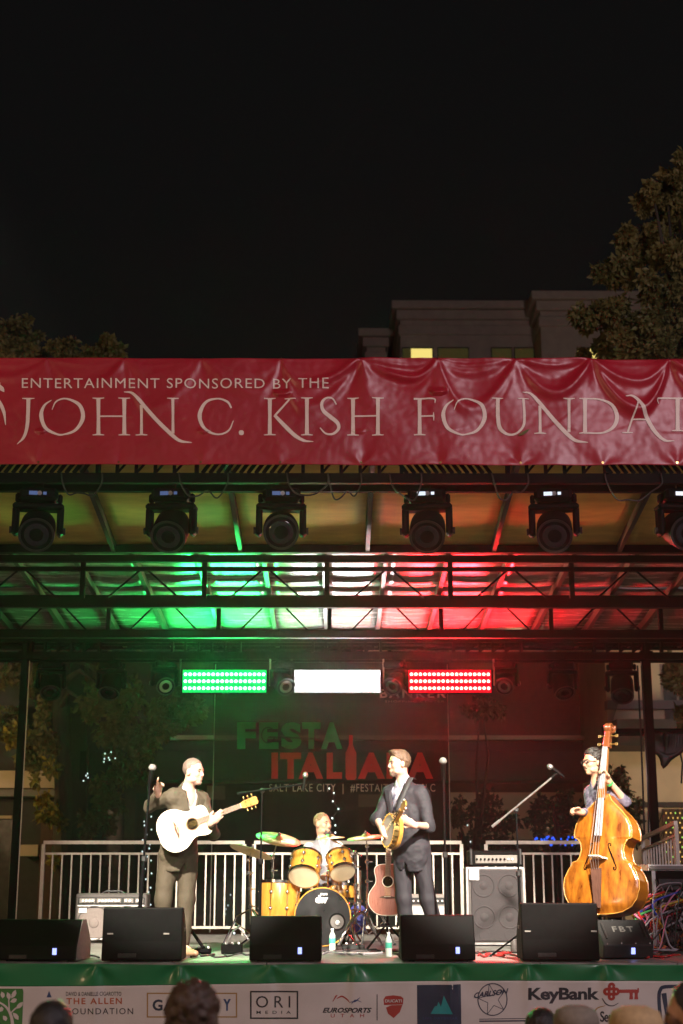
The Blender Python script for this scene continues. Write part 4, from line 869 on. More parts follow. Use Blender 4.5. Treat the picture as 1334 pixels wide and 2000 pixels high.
# ------------------------------------------------------------------ amplifiers
def amp_thing(name, label, px0, px1, top, Y, dep):
    c = Vector(((W(px0, 1800, Y).x + W(px1, 1800, Y).x) / 2, Y, DECK)); w = W(px1, 1800, Y).x - W(px0, 1800, Y).x; h = W(667, top, Y).z - DECK
    return thing(name, label, 'amplifier', c), c, w, h
t, c, w, h = amp_thing('guitar_amplifier', 'wide brown-grey guitar combo amplifier with two speakers at left by the railing', 146, 286, 1744, 16.2, .3)
P = lambda x, y, z: c + Vector((x * w / 2, y, z * h))
MB().bbox(P(0, .14, .52), (w, .28, h * .94), .015).build('cabinet', 'amp_tolex', t)
MB().bbox(P(0, -.006, .40), (w * .93, .02, h * .60), .006).build('speaker_cloth', 'amp_cloth', t)
MB().bbox(P(0, -.006, .845), (w * .93, .02, h * .13), .004).build('control_panel', 'dark_steel', t)
for z in (.745, .085): MB().box(P(0, -.012, z), (w * .93, .02, h * .022)).build('trim_strip', 'white_paint', t)
for (a, b) in ((-.88, -.45), (-.40, .28), (.36, .62), (.68, .9)): MB().box(P((a + b) / 2, -.016, .845), ((b - a) * w / 2, .012, h * .09)).build('knob_plate', 'grey_band', t)
for k, x in enumerate((-.78, -.69, -.60, -.51, -.32, -.23, -.14, -.05, .04, .13, .22, .42, .53, .74, .84)): MB().lathe([(.001, .028), (.013, .026), (.015, 0), (.015, -.004)], axis_frame(P(x, -.02, .845), (0, -1, 0)), 10).build('knob', 'white_paint', t)
MB().box(P(-.78, -.022, .65), (.085, .012, .05)).build('badge', 'white_paint', t)
for sx in (-1, 1):
    s = MB().lathe([(.185, -.002), (.185, .007), (.172, .007), (.172, -.002)], axis_frame(P(sx * .46, -.016, .40), (0, -1, 0)), 36, ring=True).build('speaker_ring', 'amp_tolex', t)
    MB().ball(P(sx * .46, -.016, .40), (.055, .014, .055), 16).build('dust_cap', 'amp_cloth', s, smooth=True)
MB().tube([P(-.3, .14, .99), P(-.2, .14, 1.03), P(.2, .14, 1.03), P(.3, .14, .99)], .012, 8).build('carry_handle', 'cable_black', t)
t, c, w, h = amp_thing('small_amplifier', 'small silver-fronted amplifier behind the banjo player with a beer on it', 800, 872, 1746, 16.0, .25)
MB().bbox(P(0, .13, .52), (w, .26, h * .94), .012).build('cabinet', 'grey_band', t); MB().bbox(P(0, -.004, .42), (w * .90, .02, h * .66), .006).build('speaker_cloth', 'silver_cloth', t); MB().bbox(P(0, -.004, .86), (w * .92, .016, h * .13), .004).build('control_panel', 'dark_steel', t)
for k in range(7): MB().lathe([(.001, .022), (.010, .02), (.011, 0), (.011, -.004)], axis_frame(P(-.78 + .26 * k, -.014, .86), (0, -1, 0)), 10).build('knob', 'white_paint', t)
bc = P(.18, .12, .99); cup = thing('beer_cup', 'plastic cup of amber beer on the small silver amplifier', 'cup', bc)
MB().lathe([(.030, .002), (.040, .095), (.040, .0955), (.030, .0025)], Matrix.Translation(bc), 18).build('beer', 'beer', cup, smooth=40); MB().lathe([(.041, .096), (.0425, .118), (.03, .124), (.001, .125)], Matrix.Translation(bc), 18).build('foam', 'foam', cup, smooth=40)
MB().lathe([(.033, .0), (.0445, .135), (.0435, .135), (.032, .002)], Matrix.Translation(bc), 18, ring=True).build('cup_wall', 'bottle', cup, smooth=40)
t, c, w, h = amp_thing('bass_cabinet', 'tall dark bass speaker cabinet with round badge beside the banjo player', 913, 1026, 1693, 15.6, .4)
MB().bbox(P(0, .2, .505), (w, .40, h * .97), .012).build('cabinet', 'amp_tolex', t); MB().bbox(P(.03, -.006, .51), (w * .88, .02, h * .90), .006).build('speaker_cloth', 'cab_cloth', t)
for sx in (-.42, .46):
    for z in (.76, .36): MB().lathe([(.122, 0), (.122, .008), (.112, .012), (.10, .004), (.055, -.004), (.045, .004), (.001, .010)], axis_frame(P(sx, -.012, z), (0, -1, 0)), 30).build('speaker_ring', 'cab_cloth', t, smooth=50)
    MB().lathe([(.06, 0), (.06, .008), (.05, .010), (.02, .0), (.001, .006)], axis_frame(P(sx, -.012, .14), (0, -1, 0)), 22).build('speaker_ring', 'cab_cloth', t, smooth=50)
MB().box(P(-.74, -.02, .90), (.10, .012, .11)).build('badge_plate', 'white_paint', t)
for r_ in (.040, .024): MB().lathe([(r_, .0), (r_, .004), (r_ - .008, .004), (r_ - .008, 0)], axis_frame(P(-.74, -.027, .91), (0, -1, 0)), 20, ring=True).build('badge_ring', 'grey_band', t)
for sx in (-1, 1): MB().box(P(sx * .985, .0, .5), (.02, .03, h * .97)).build('corner_trim', 'satin_chrome', t)
MB().box(P(0, -.004, .03), (w, .03, .02)).build('base_trim', 'satin_chrome', t); MB().box(P(0, .02, .985), (w, .05, .02)).build('top_trim', 'satin_chrome', t)
zt = P(0, 0, 1.0).z; hd_c = Vector((c.x + .01, c.y + .19, zt + .004)); hd = thing('bass_amplifier_head', 'black amplifier head with row of knobs on the bass cabinet', 'amplifier', hd_c)
MB().bbox(hd_c + Vector((0, 0, .085)), (w * .92, .34, .165), .014).build('case', 'black_box', hd); MB().bbox(hd_c + Vector((.01, -.172, .075)), (w * .74, .012, .085), .004).build('face_plate', 'grey_band', hd)
for k in range(10): MB().lathe([(.001, .022), (.010, .02), (.012, 0), (.012, -.004)], axis_frame(hd_c + Vector((-.20 + k * .042, -.18, .075)), (0, -1, 0)), 10).build('knob', 'black_box' if k < 8 else 'white_paint', hd)
for sx in (-1, 1): MB().bbox(hd_c + Vector((sx * w * .43, -.18, .10)), (.03, .05, .17), .008).build('rack_handle', 'dark_steel', hd)
# rack case at the right edge
c = W(1312, 1800, 14.6); c.z = DECK; rk = thing('rack_case', 'rack flight case with white-edged panels at the right edge, cables spilling out', 'flight case', c)
MB().bbox(c + Vector((.10, .25, .40)), (.56, .5, .76), .012).build('case', 'black_box', rk); MB().box(c + Vector((.10, .25, .80)), (.62, .54, .06)).build('lid', 'white_paint', rk); MB().box(c + Vector((.10, -.03, .80)), (.60, .03, .035)).build('lid_edge', 'grey_band', rk)
for k in range(5): MB().box(c + Vector((.12, -.008, .14 + k * .125)), (.46, .012, .10)).build('rack_unit', 'dark_steel', rk)
for sx in (-.16, .36): MB().box(c + Vector((sx, -.012, .40)), (.035, .02, .74)).build('rack_rail', 'satin_chrome', rk)
for k in range(12): MB().lathe([(.001, .03), (.012, .03), (.012, 0)], axis_frame(c + Vector((-.06 + (k % 6) * .07, -.014, .27 + .25 * (k // 6))), (0, -1, 0)), 8).build('plug', 'chrome', rk)
rs = random.Random(9); cc = ['cable_red', 'cable_yellow', 'cable_green', 'cable_blue', 'cable_orange', 'cable_pink', 'cable_grey', 'cable_black', 'white_paint']
cn = ['red', 'yellow', 'green', 'blue', 'orange', 'pink', 'grey', 'black', 'white']
lp = thing('cable_loom', 'tangled loom of bright coloured cables in front of the rack case', 'cables', c + Vector((-.15, -.2, 0)))
for k in range(30):
    s = c + Vector((rs.uniform(-.12, .3), -.03, rs.uniform(.2, .66))); e = c + Vector((rs.uniform(-.52, .2), rs.uniform(-.55, -.1), rs.uniform(.02, .06))); md = s.lerp(e, .45) + Vector((rs.uniform(-.22, .05), rs.uniform(-.16, 0), rs.uniform(.0, .22))); m2 = e + Vector((rs.uniform(-.1, .1), rs.uniform(-.1, .1), rs.uniform(.0, .08)))
    MB().tube(smooth_pts([s, s + Vector((-.04, -.05, .04)), md, m2, e, e + Vector((rs.uniform(-.25, .1), rs.uniform(-.1, .1), 0))], 4), rs.uniform(.005, .009), 6).build('cable', ('cable_grey', 'cable_black', 'cable_pink', 'cable_black', 'cable_grey', 'cable_orange', 'cable_black')[k % 7], lp, smooth=True)
for k in range(14):
    s = c + Vector((rs.uniform(-.50, -.15), rs.uniform(-.25, .15), rs.uniform(.30, .5))); e = s + Vector((rs.uniform(-.1, .2), -.05, -rs.uniform(.1, .25)))
    MB().tube(smooth_pts([s + Vector((.25, .05, .08)), s, s.lerp(e, .5) + Vector((-.06, -.05, .02)), e], 4), .011, 6).build('cable', cc[k % 6], lp, smooth=True)
# ------------------------------------------------------------------ cables on the deck
def floor_cable(label, px0, px1, row, mt, seed, r=.008, n=14, amp=.10):
    rr = random.Random(seed); pts = []
    for k in range(n + 1):
        q = WZ(px0 + (px1 - px0) * k / n, row, DECK + r); q.y += rr.uniform(-amp, amp) * 2; q.x += rr.uniform(-.05, .05); q.y = max(12.95, min(17.6, q.y)); pts.append(Vector((q.x, q.y, DECK + r + (rr.random() < .3) * .012)))
    o = MB().tube(smooth_pts(pts, 4), r, 6).build('stage_cable', mt, None, smooth=True); return tag(o, label, 'cable', 'cables lying on the deck')
for i, (lab, a, b, row, mt) in enumerate((('black cable looping on the deck behind the leftmost monitor', 20, 200, 1868, 'cable_black'), ('green-lit cable on the deck at the guitarist\'s feet', 360, 490, 1867, 'cable_black'), ('grey cable on the deck in front of the bass drum', 630, 780, 1862, 'cable_grey'), ('black cable on the deck behind the two water bottles', 640, 790, 1857, 'cable_black'), ('red-lit cable on the deck below the bass cabinet', 930, 1020, 1866, 'cable_red'), ('black cable on the deck below the bass cabinet', 930, 1022, 1860, 'cable_black'), ('red cable at the deck edge under the slanted monitor', 1172, 1330, 1869, 'cable_red'), ('black cable at the deck edge under the slanted monitor', 1172, 1334, 1866, 'cable_black'), ('grey cable winding to the rack case', 1200, 1334, 1859, 'cable_grey'), ('pink-lit cable beside the rack case', 1240, 1334, 1855, 'cable_pink'))):
    floor_cable(lab, a, b, row, mt, i + 1, .010 if mt != 'cable_black' else .008)
# ================================================================== instruments
def catmull(pts, n=6):
    out = []; m = len(pts); P = [Vector((*p, 0)[:3]) for p in pts]
    for i in range(m - 1):
        p0 = P[i - 1] if i else P[0] * 2 - P[1]; p1, p2 = P[i], P[i + 1]; p3 = P[i + 2] if i + 2 < m else P[-1] * 2 - P[-2]
        for k in range(n + (i == m - 2)):
            t = k / n; q = 0.5 * ((2 * p1) + (p2 - p0) * t + (2 * p0 - 5 * p1 + 4 * p2 - p3) * t * t + (3 * p1 - p0 - 3 * p2 + p3) * t ** 3); out.append((q.x, q.y))
    return out
def zprism(m, out, z0, z1):          # outline in (x, y) pushed along z
    n = len(out); vs = [(x, y, z0) for x, y in out] + [(x, y, z1) for x, y in out]
    return m.add(vs, [tuple(range(n)), tuple(range(n, 2 * n))[::-1]] + [(i, i + n, (i + 1) % n + n, (i + 1) % n) for i in range(n)])
def guitar(name, label, M, top, board, head_mt, s=1.0, rosette='rosewood'):
    t = thing(name, label, 'guitar', M=M @ Matrix.Diagonal((s, s, s, 1)))
    half = catmull([(0, -.18), (.07, -.177), (.135, -.150), (.180, -.10), (.198, -.04), (.190, .03), (.158, .085), (.130, .125), (.122, .165), (.130, .21), (.140, .25), (.134, .29), (.10, .318), (.05, .326), (0, .326)], 4)
    out = half + [(-x, y) for x, y in half[-2:0:-1]]
    b = zprism(MB(), out, -.105, -.004).build('body', 'rosewood' if top == 'spruce' else 'mahogany', t, local=True); tp = zprism(MB(), [(x * .992, y * .995) for x, y in out], -.0045, .001).build('soundboard', top, t, local=True)
    edge = [Vector((x, y, -.001)) for x, y in out]; MB().tube(edge + [edge[0]], .0035, 5, False).build('binding', 'bone', tp, local=True)
    MB().lathe([(.001, .0015), (.051, .0015), (.051, .002), (.001, .002)], Matrix.Translation((0, .155, 0)), 24).build('soundhole', 'void_black', tp, local=True)
    MB().lathe([(.052, .0012), (.052, .0026), (.060, .0026), (.060, .0012)], Matrix.Translation((0, .155, 0)), 28, ring=True).build('rosette', rosette, tp, local=True)
    br = catmull([(-.085, -.01), (-.06, .004), (0, .013), (.06, .004), (.085, -.01), (.04, -.014), (0, -.02), (-.04, -.014), (-.085, -.01)], 3)
    zprism(MB(), br[:-1], .001, .010).build('bridge', 'rosewood', t, local=True); MB().box((0, .003, .012), (.07, .003, .006)).build('saddle', 'bone', t, local=True)
    m = MB(); zprism(m, [(-.028, .30), (.028, .30), (.0215, .64), (-.0215, .64)], -.022, -.001); m.build('neck', 'mahogany', t, local=True)
    m = MB(); zprism(m, [(-.029, .205), (.029, .205), (.022, .64), (-.022, .64)], .0022, .008); fb_ = m.build('fretboard', board, t, local=True)
    for k in range(1, 19):
        y = .64 - .64 * (1 - 2 ** (-k / 12)); w_ = .022 + (.007 * (.64 - y) / .435); MB().box((0, y, .0085), (2 * w_, .002, .0015)).build('fret', 'brass', fb_, local=True)
    MB().box((0, .641, .007), (.044, .005, .012)).build('nut', 'bone', t, local=True)
    Mh = Matrix.Translation((0, .643, 0)) @ Matrix.Rotation(R(-12), 4, 'X'); hs = [(-.022, 0), (.022, 0), (.034, .03), (.038, .16), (.018, .175), (0, .168), (-.018, .175), (-.038, .16), (-.034, .03)]
    m = MB(); zprism(m, hs, -.016, 0); m.v = [tuple(Mh @ Vector(p)) for p in m.v]; hd = m.build('headstock', head_mt, t, local=True)
    for k in range(3):
        for sx in (-1, 1):
            y = .05 + k * .042; MB().tube([Mh @ Vector((sx * .02, y, .0)), Mh @ Vector((sx * .02, y, .014))], .004, 6).build('string_post', 'brass', hd, local=True)
            MB().tube([Mh @ Vector((sx * .03, y, -.008)), Mh @ Vector((sx * .056, y, -.008))], .0035, 6).build('tuner_shaft', 'brass', hd, local=True); MB().ball(Mh @ Vector((sx * .064, y, -.008)), (.011, .009, .005), 8).build('tuner_button', 'brass', hd, smooth=True, local=True)
    for k in range(6):
        x = -.018 + k * .0072; MB().tube([(x * 1.35, .003, .014), (x, .641, .0125)], .0008 + .0003 * (k < 3), 4).build('string', 'brass', t, local=True)
    return t
Y0 = 13.80
gb = W(345.6, 1620.8, Y0 - .33); gn = W(470, 1573.6, Y0 - .30); gy = (gn - gb).normalized(); gz = Vector((.16, -1, .02)); gz = (gz - gy * gz.dot(gy)).normalized()
guitar('acoustic_guitar', 'pale spruce acoustic guitar held by the player in the olive suit', frame(gb, gy.cross(gz), gy, gz), 'spruce', 'fretboard', 'head_wood', (gn - gb).length / .64)
sb_ = W(757, 1752, 14.75); gz = Vector((-.12, -1, .10)).normalized(); gy = Vector((.03, .10, 1)); gy = (gy - gz * gy.dot(gz)).normalized()
guitar('spare_guitar', 'reddish mahogany acoustic guitar resting on a stand behind the banjo player', frame(sb_, gy.cross(gz), gy, gz), 'mahogany', 'fretboard', 'bone', .98, 'bone')
gs_ = thing('guitar_stand', 'black tripod guitar stand under the reddish guitar', 'guitar stand', (sb_.x, 14.85, DECK))
q = Vector((sb_.x, 14.84, DECK + .40)); MB().tube([q, q + Vector((0, .05, -.16))], .014, 8).build('post', 'black_steel', gs_)
for sx in (-1, 1): MB().tube([q + Vector((0, -.02, -.17)), q + Vector((sx * .09, -.06, -.165)), q + Vector((sx * .09, -.22, -.168)), q + Vector((sx * .09, -.235, -.12))], .010, 6).build('cradle', 'cable_black', gs_)
for (dx_, dy_) in ((-.22, -.22), (.22, -.10), (.0, .28)): MB().tube([q + Vector((0, .04, -.14)), Vector((q.x + dx_, q.y + dy_, DECK + .012))], .011, 7).build('leg', 'black_steel', gs_); MB().ball((q.x + dx_, q.y + dy_, DECK + .016), .016, 8).build('rubber_foot', 'cable_black', gs_)
# ------------------------------------------------------------------ banjo
bc = W(758, 1622, 13.85 - .36); bz = Vector((-.93, -.34, .10)); neck_d = Vector((.55, -.60, .50)); bz.normalize(); neck_d = (neck_d - bz * neck_d.dot(bz)).normalized()
bj = thing('banjo', 'banjo with white head and gold rim in the dark-suited player\'s hands', 'banjo', M=frame(bc, neck_d.cross(bz), neck_d, bz) @ Matrix.Diagonal((.95, .95, .95, 1)))
MB().lathe([(.150, -.075), (.160, -.07), (.160, -.005), (.150, 0)], None, 36).build('rim', 'brass', bj, smooth=40, local=True); MB().lathe([(.001, .001), (.145, .001), (.150, -.002)], None, 36).build('skin_head', 'banjo_head', bj, local=True)
MB().lathe([(.151, -.012), (.166, -.012), (.166, .004), (.151, .004)], None, 36, ring=True).build('tension_hoop', 'brass', bj, smooth=40, local=True)
MB().lathe([(.175, -.05), (.178, -.055), (.172, -.09), (.10, -.105), (.001, -.108)], None, 36).build('resonator', 'head_wood', bj, smooth=40, local=True)
for k in range(20): an = k * math.pi / 10; MB().tube([(.168 * math.cos(an), .168 * math.sin(an), .0), (.168 * math.cos(an), .168 * math.sin(an), -.055)], .003, 5).build('hook', 'chrome', bj, local=True)
m = MB(); zprism(m, [(-.019, .15), (.019, .15), (.016, .33), (-.016, .33)], -.03, .006); m.build('neck', 'head_wood', bj, local=True); m = MB(); zprism(m, [(-.020, .14), (.020, .14), (.017, .33), (-.017, .33)], .0062, .011); m.build('fretboard', 'rosewood', bj, local=True)
m = MB(); zprism(m, [(-.017, .33), (.017, .33), (.035, .36), (.032, .44), (0, .46), (-.032, .44), (-.035, .36)], -.018, .0); hd = m.build('headstock', 'head_wood', bj, local=True)
for k in range(2):
    for sx in (-1, 1): MB().ball((sx * .048, .375 + k * .045, -.012), (.012, .010, .010), 8).build('tuner', 'bone', hd, local=True, smooth=True)
MB().box((0, -.055, .008), (.06, .006, .014)).build('bridge', 'bone', bj, local=True); MB().bbox((0, -.13, .006), (.04, .05, .01), .003).build('tailpiece', 'chrome', bj, local=True)
for k in range(4): MB().tube([(-.012 + k * .008, -.12, .012), (-.012 + k * .008, -.055, .016), (-.011 + k * .0073, .33, .014)], .0008, 4).build('string', 'chrome', bj, local=True)
# ------------------------------------------------------------------ double bass
HW = [(0, .0), (.004, .07), (.012, .13), (.03, .20), (.08, .278), (.15, .322), (.24, .342), (.32, .336), (.40, .302), (.445, .272), (.462, .272), (.470, .262), (.482, .228), (.52, .204), (.58, .192), (.64, .198), (.685, .222), (.697, .250), (.704, .262), (.720, .262), (.76, .262), (.82, .250), (.88, .222), (.94, .175), (1.0, .115), (1.05, .072), (1.095, .048), (1.11, .042)]
hy = np.array([a for a, _ in HW]); hw_ = np.array([b for _, b in HW]) * 1.13
def hwid(y): return float(np.interp(y, hy, hw_))
def arch(x, y): w_ = max(hwid(y), .01); e = sst(0, .10, y) * sst(1.11, .98, y); return .038 * e * max(0, 1 - (abs(x) / w_) ** 2.2) + .004
bo = W(1172, 1786, 13.60); by = Vector((.105, .13, 1)).normalized(); bzz = Vector((-.58, -.81, .0)); bzz = (bzz - by * bzz.dot(by)).normalized()
db = thing('double_bass', 'large amber-brown double bass standing in front of the player at right', 'double bass', M=frame(bo, by.cross(bzz), by, bzz))
ys = sorted(set(list(np.round(hy, 4)) + list(np.linspace(0.05, 1.08, 40)))); nxp = 18; vs = []; fs = []
for y in ys:
    for i in range(nxp + 1): u = -1 + 2 * i / nxp; x = u * hwid(y); vs.append((x, y, arch(x, y)))
for k in range(len(ys) - 1):
    for i in range(nxp): a = k * (nxp + 1) + i; fs.append((a, a + 1, a + nxp + 2, a + nxp + 1))
MB().add(vs, fs).build('top_plate', 'bass_wood', db, smooth=60, local=True).modifiers.new('s', 'SOLIDIFY').thickness = .006
MB().add([(x, y, -.205 - arch(x, y) * .5) for x, y, z in vs], fs).build('back_plate', 'bass_wood', db, smooth=60, local=True).modifiers.new('s', 'SOLIDIFY').thickness = .006
out = [(hwid(y) * .975, y) for y in ys] + [(-hwid(y) * .975, y) for y in ys[::-1]]
rv = []; rf_ = []
for x, y in out: rv += [(x, y, .003), (x, y, -.10), (x, y, -.206)]
n = len(out)
for i in range(n):
    for k in range(2): a = i * 3 + k; b = ((i + 1) % n) * 3 + k; rf_.append((a, b, b + 1, a + 1))
MB().add(rv, rf_).build('ribs', 'bass_wood', db, smooth=40, local=True)
for sx in (-1, 1): MB().tube([(sx * hwid(y) * .99, y, .003) for y in ys], .006, 5).build('edge_binding', 'head_wood', db, smooth=True, local=True)
for sx in (-1, 1):
    F_ = [stroke2d([(sx * (.105 + a), b) for a, b in ((.020, .685), (.028, .70), (.010, .705), (-.002, .68), (.008, .62), (.022, .55), (.034, .49), (.022, .465), (.006, .47), (.010, .488))], [.004, .010, .008, .010, .016, .017, .010, .008, .010, .004], 6)]
    F_.append(stroke2d([(sx * .128, .682), (sx * .128, .694)], [.010, .016, .010], 4)); F_.append(stroke2d([(sx * .116, .476), (sx * .116, .490)], [.012, .018, .012], 4))
    v, f = merge2d(F_); v = [(x - sx * .03 + sx * .06 * (1 - (y - .46) / .24), y - .065) for x, y in v]
    MB().add([(x, y, arch(x, y) + .004) for x, y in v], f).build('f_hole', 'void_black', db, local=True)
m = MB(); zprism(m, [(-.075, 0), (.075, 0), (.07, .05), (.05, .075), (.062, .11), (.055, .135), (-.055, .135), (-.062, .11), (-.05, .075), (-.07, .05)], -.006, .008)
m.v = [(x, .50 + z, .034 + y) for x, y, z in m.v]; m.build('bridge', 'bone', db, local=True)
MB().tube([(-.055, .505, .172), (.055, .505, .172)], .007, 6).build('bridge_top', 'bone', db, local=True)
m = MB(); m.add([(-.030, .70, .120), (.030, .70, .120), (.022, 1.56, .035), (-.022, 1.56, .035), (-.034, .70, .098), (.034, .70, .098), (.024, 1.56, .018), (-.024, 1.56, .018)], [(0, 1, 2, 3), (7, 6, 5, 4), (0, 4, 5, 1), (2, 6, 7, 3), (1, 5, 6, 2), (0, 3, 7, 4)]); m.build('fingerboard', 'bass_board', db, local=True)
m = MB(); m.add([(-.030, 1.06, .088), (.030, 1.06, .088), (.022, 1.56, .018), (-.022, 1.56, .018), (-.022, 1.06, .0), (.022, 1.06, .0), (.018, 1.56, -.03), (-.018, 1.56, -.03)], [(0, 1, 2, 3), (7, 6, 5, 4), (0, 4, 5, 1), (2, 6, 7, 3), (1, 5, 6, 2), (0, 3, 7, 4)]); m.build('neck', 'bass_wood', db, local=True)
m = MB(); m.add([(-.034, 1.555, .02), (.034, 1.555, .02), (.026, 1.73, -.015), (-.026, 1.73, -.015), (-.034, 1.555, -.06), (.034, 1.555, -.06), (.026, 1.73, -.075), (-.026, 1.73, -.075)], [(0, 1, 2, 3), (7, 6, 5, 4), (0, 4, 5, 1), (2, 6, 7, 3), (1, 5, 6, 2), (0, 3, 7, 4)]); pb = m.build('peg_box', 'bass_dark', db, local=True); pb.modifiers.new('b', 'BEVEL').width = .008
sp = [Vector((0, 1.77 + .066 * math.exp(-.16 * a) * math.sin(a + 2.6), -.055 + .078 * math.exp(-.16 * a) * math.cos(a + 2.6))) for a in np.linspace(0, 11, 34)]
m = MB()
for off in (-.022, -.008, .008, .022): m.tube([p + Vector((off, 0, 0)) for p in sp], [.017 - .0003 * i for i in range(34)], 8)
m.build('scroll', 'bass_dark', db, smooth=True, local=True)
for sx, y in ((-1, 1.60), (-1, 1.68), (1, 1.60), (1, 1.68)): MB().tube([(sx * .03, y, -.03), (sx * .075, y, -.035)], .005, 6).build('tuner_shaft', 'brass', pb, local=True); MB().bbox((sx * .09, y, -.035), (.03, .028, .008), .003).build('tuner_key', 'brass', pb, local=True); MB().lathe([(.001, .006), (.016, .006), (.016, 0), (.001, 0)], Matrix.Translation((sx * .034, y, -.035)) @ Matrix.Rotation(R(90), 4, 'Y'), 12).build('tuner_gear', 'brass', pb, local=True)
m = MB(); zprism(m, [(-.030, .05), (.030, .05), (.052, .40), (-.052, .40)], -.01, .01); m.v = [(x, y, z + .05 + .07 * (y / .4)) for x, y, z in m.v]; m.build('tailpiece', 'rosewood', db, local=True)
for k in range(4):
    x = -.033 + k * .022; MB().tube([(x, .39, .135), (x * 1.3, .505, .180), (x * .5, 1.56, .042)], .0028, 5).build('string', 'satin_chrome', db, local=True)
MB().tube([(0, .0, -.10), (0, -.30, -.10)], .008, 8).build('endpin', 'chrome', db, local=True); MB().ball((0, -.305, -.10), .018, 8).build('endpin_tip', 'cable_black', db, local=True)
# ------------------------------------------------------------------ drums
def drum(name, label, c, axis, r, dep, front='drum_head', back='drum_head', hoop='chrome', lugs=6, group='drums of the drum kit', r2=None):
    Mx = axis_frame(c, axis); t = thing(name, label, 'drum', M=Mx, group=group); h = dep / 2
    MB().lathe([(r * .985, -h), (r, -h + .01), (r, h - .01), (r * .985, h)], None, 40).build('shell', 'maple_shell', t, smooth=40, local=True)
    for sg, mt in ((1, front), (-1, back)):
        hp = MB().lathe([(r + .002, sg * (h - .022)), (r + .012, sg * (h - .022)), (r + .012, sg * (h + .006)), (r + .002, sg * (h + .006))], None, 40, ring=True).build('hoop', hoop, t, smooth=40, local=True); MB().lathe([(.001, sg * (h + .001)), (r + .001, sg * (h + .001)), (r + .001, sg * (h - .003))], None, 40).build('drum_skin', mt, hp, local=True)
    for k in range(lugs):
        an = 2 * math.pi * (k + .5) / lugs; x, y = r * math.cos(an), r * math.sin(an)
        for z in ((-h * .42, h * .42) if dep > .2 else (0,)): MB().ball((x * 1.03, y * 1.03, z), (.022, .022, .022), 10).build('lug', 'chrome', t, smooth=True, local=True)
        MB().tube([(x * 1.06, y * 1.06, -h), (x * 1.06, y * 1.06, h)], .0035, 5).build('tension_rod', 'chrome', t, local=True)
    return t
kc = W(630, 1791, 15.25); kr = .283
bdm = drum('bass_drum', 'big bass drum with black front skin and white mark', (kc.x, kc.y + .22, DECK + kr + .025), (0, -1, 0), kr, .42, 'drum_head_black', 'drum_head', 'maple_shell', 8)
def dput(co, x0, x1, z0, z1): return [(-(x0 + q[0] * (x1 - x0)) * -1, z0 + q[1] * (z1 - z0), .216) for q in co]
co, tf = text_mesh('dw', .07, .9)
m = MB().add(dput(co, -.075, .055, .135, .215), tf); m.v = [(x, y, z) for x, y, z in m.v]; m.build('mark', 'white_paint', bdm, local=True); co, tf = text_mesh('DRUMS', .03); MB().add(dput(co, -.02, .05, .215, .235), tf).build('mark', 'white_paint', bdm, local=True)
pr = MB().lathe([(.070, .212), (.088, .212), (.088, .217), (.070, .217)], Matrix.Translation((.15, -.05, 0)), 28, ring=True).build('port_ring', 'black_box', bdm, local=True); MB().lathe([(.001, .2125), (.07, .2125), (.07, .2135)], Matrix.Translation((.15, -.05, 0)), 28).build('port_hole', 'amp_tolex', pr, local=True); MB().ball((.155, -.06, .222), (.025, .028, .012), 10).build('microphone_tip', 'silver_cloth', pr, local=True, smooth=True)
for sx in (-1, 1): MB().tube([(sx * .24, -.14, -.05), (sx * .36, -.30, .14)], .009, 7).build('spur', 'chrome', bdm, local=True)
c = W(596, 1694, 15.45); drum('rack_tom', 'amber rack tom over the bass drum at the left, bottom skin showing', c, (.10, .66, .75), .158, .26)
c = W(665, 1688, 15.45); drum('rack_tom', 'smaller amber rack tom over the bass drum at the right', c, (-.20, .64, .75), .130, .23)
ft = WZ(545, 1838, DECK); ft.y = 15.7; ft.x = W(546, 1760, 15.7).x; f1 = drum('floor_tom', 'large amber floor tom standing left of the bass drum', (ft.x, ft.y, DECK + .46), (0.03, .05, 1), .215, .40, lugs=8)
f2x = W(664, 1745, 16.0).x; f2 = drum('snare_drum', 'amber drum half hidden behind the bass drum below the right tom', (f2x, 16.0, W(664, 1744, 16.0).z), (0, .12, 1), .19, .17, lugs=8)
for (x, y) in ((-.2, -.1), (.19, -.12), (.0, .22)): MB().tube([(x, y, .1), (x, y, -.448)], .008, 7).build('leg', 'chrome', f1, local=True)
zz = W(664, 1744, 16.0).z - DECK
for (x, y) in ((-.2, -.2), (.22, -.16), (.0, .25)): MB().tube([(0, 0, -.16), (x, y, -zz + .02)], .010, 7).build('leg', 'chrome', f2, local=True)
MB().tube([(0, 0, -.10), (0, 0, -.2)], .014, 8).build('stand_post', 'chrome', f2, local=True)
for sx in (-1, 1):
    tp = thing('tom_holder', 'chrome arm holding the %s rack tom above the bass drum' % ('left' if sx < 0 else 'right'), 'drum hardware', (kc.x, 15.5, DECK + .6), 'chrome drum hardware')
    MB().tube([(kc.x + sx * .05, 15.52, DECK + .585), (kc.x + sx * .06, 15.52, DECK + .80), (kc.x + sx * .10, 15.52, DECK + .86), (kc.x + sx * .13, 15.5, DECK + .84)], .013, 8).build('arm', 'chrome', tp); MB().ball((kc.x + sx * .06, 15.52, DECK + .83), .028, 10).build('clamp', 'chrome', tp, smooth=True); MB().bbox((kc.x + sx * .06, 15.49, DECK + .74), (.05, .04, .04), .01).build('memory_lock', 'chrome', tp)
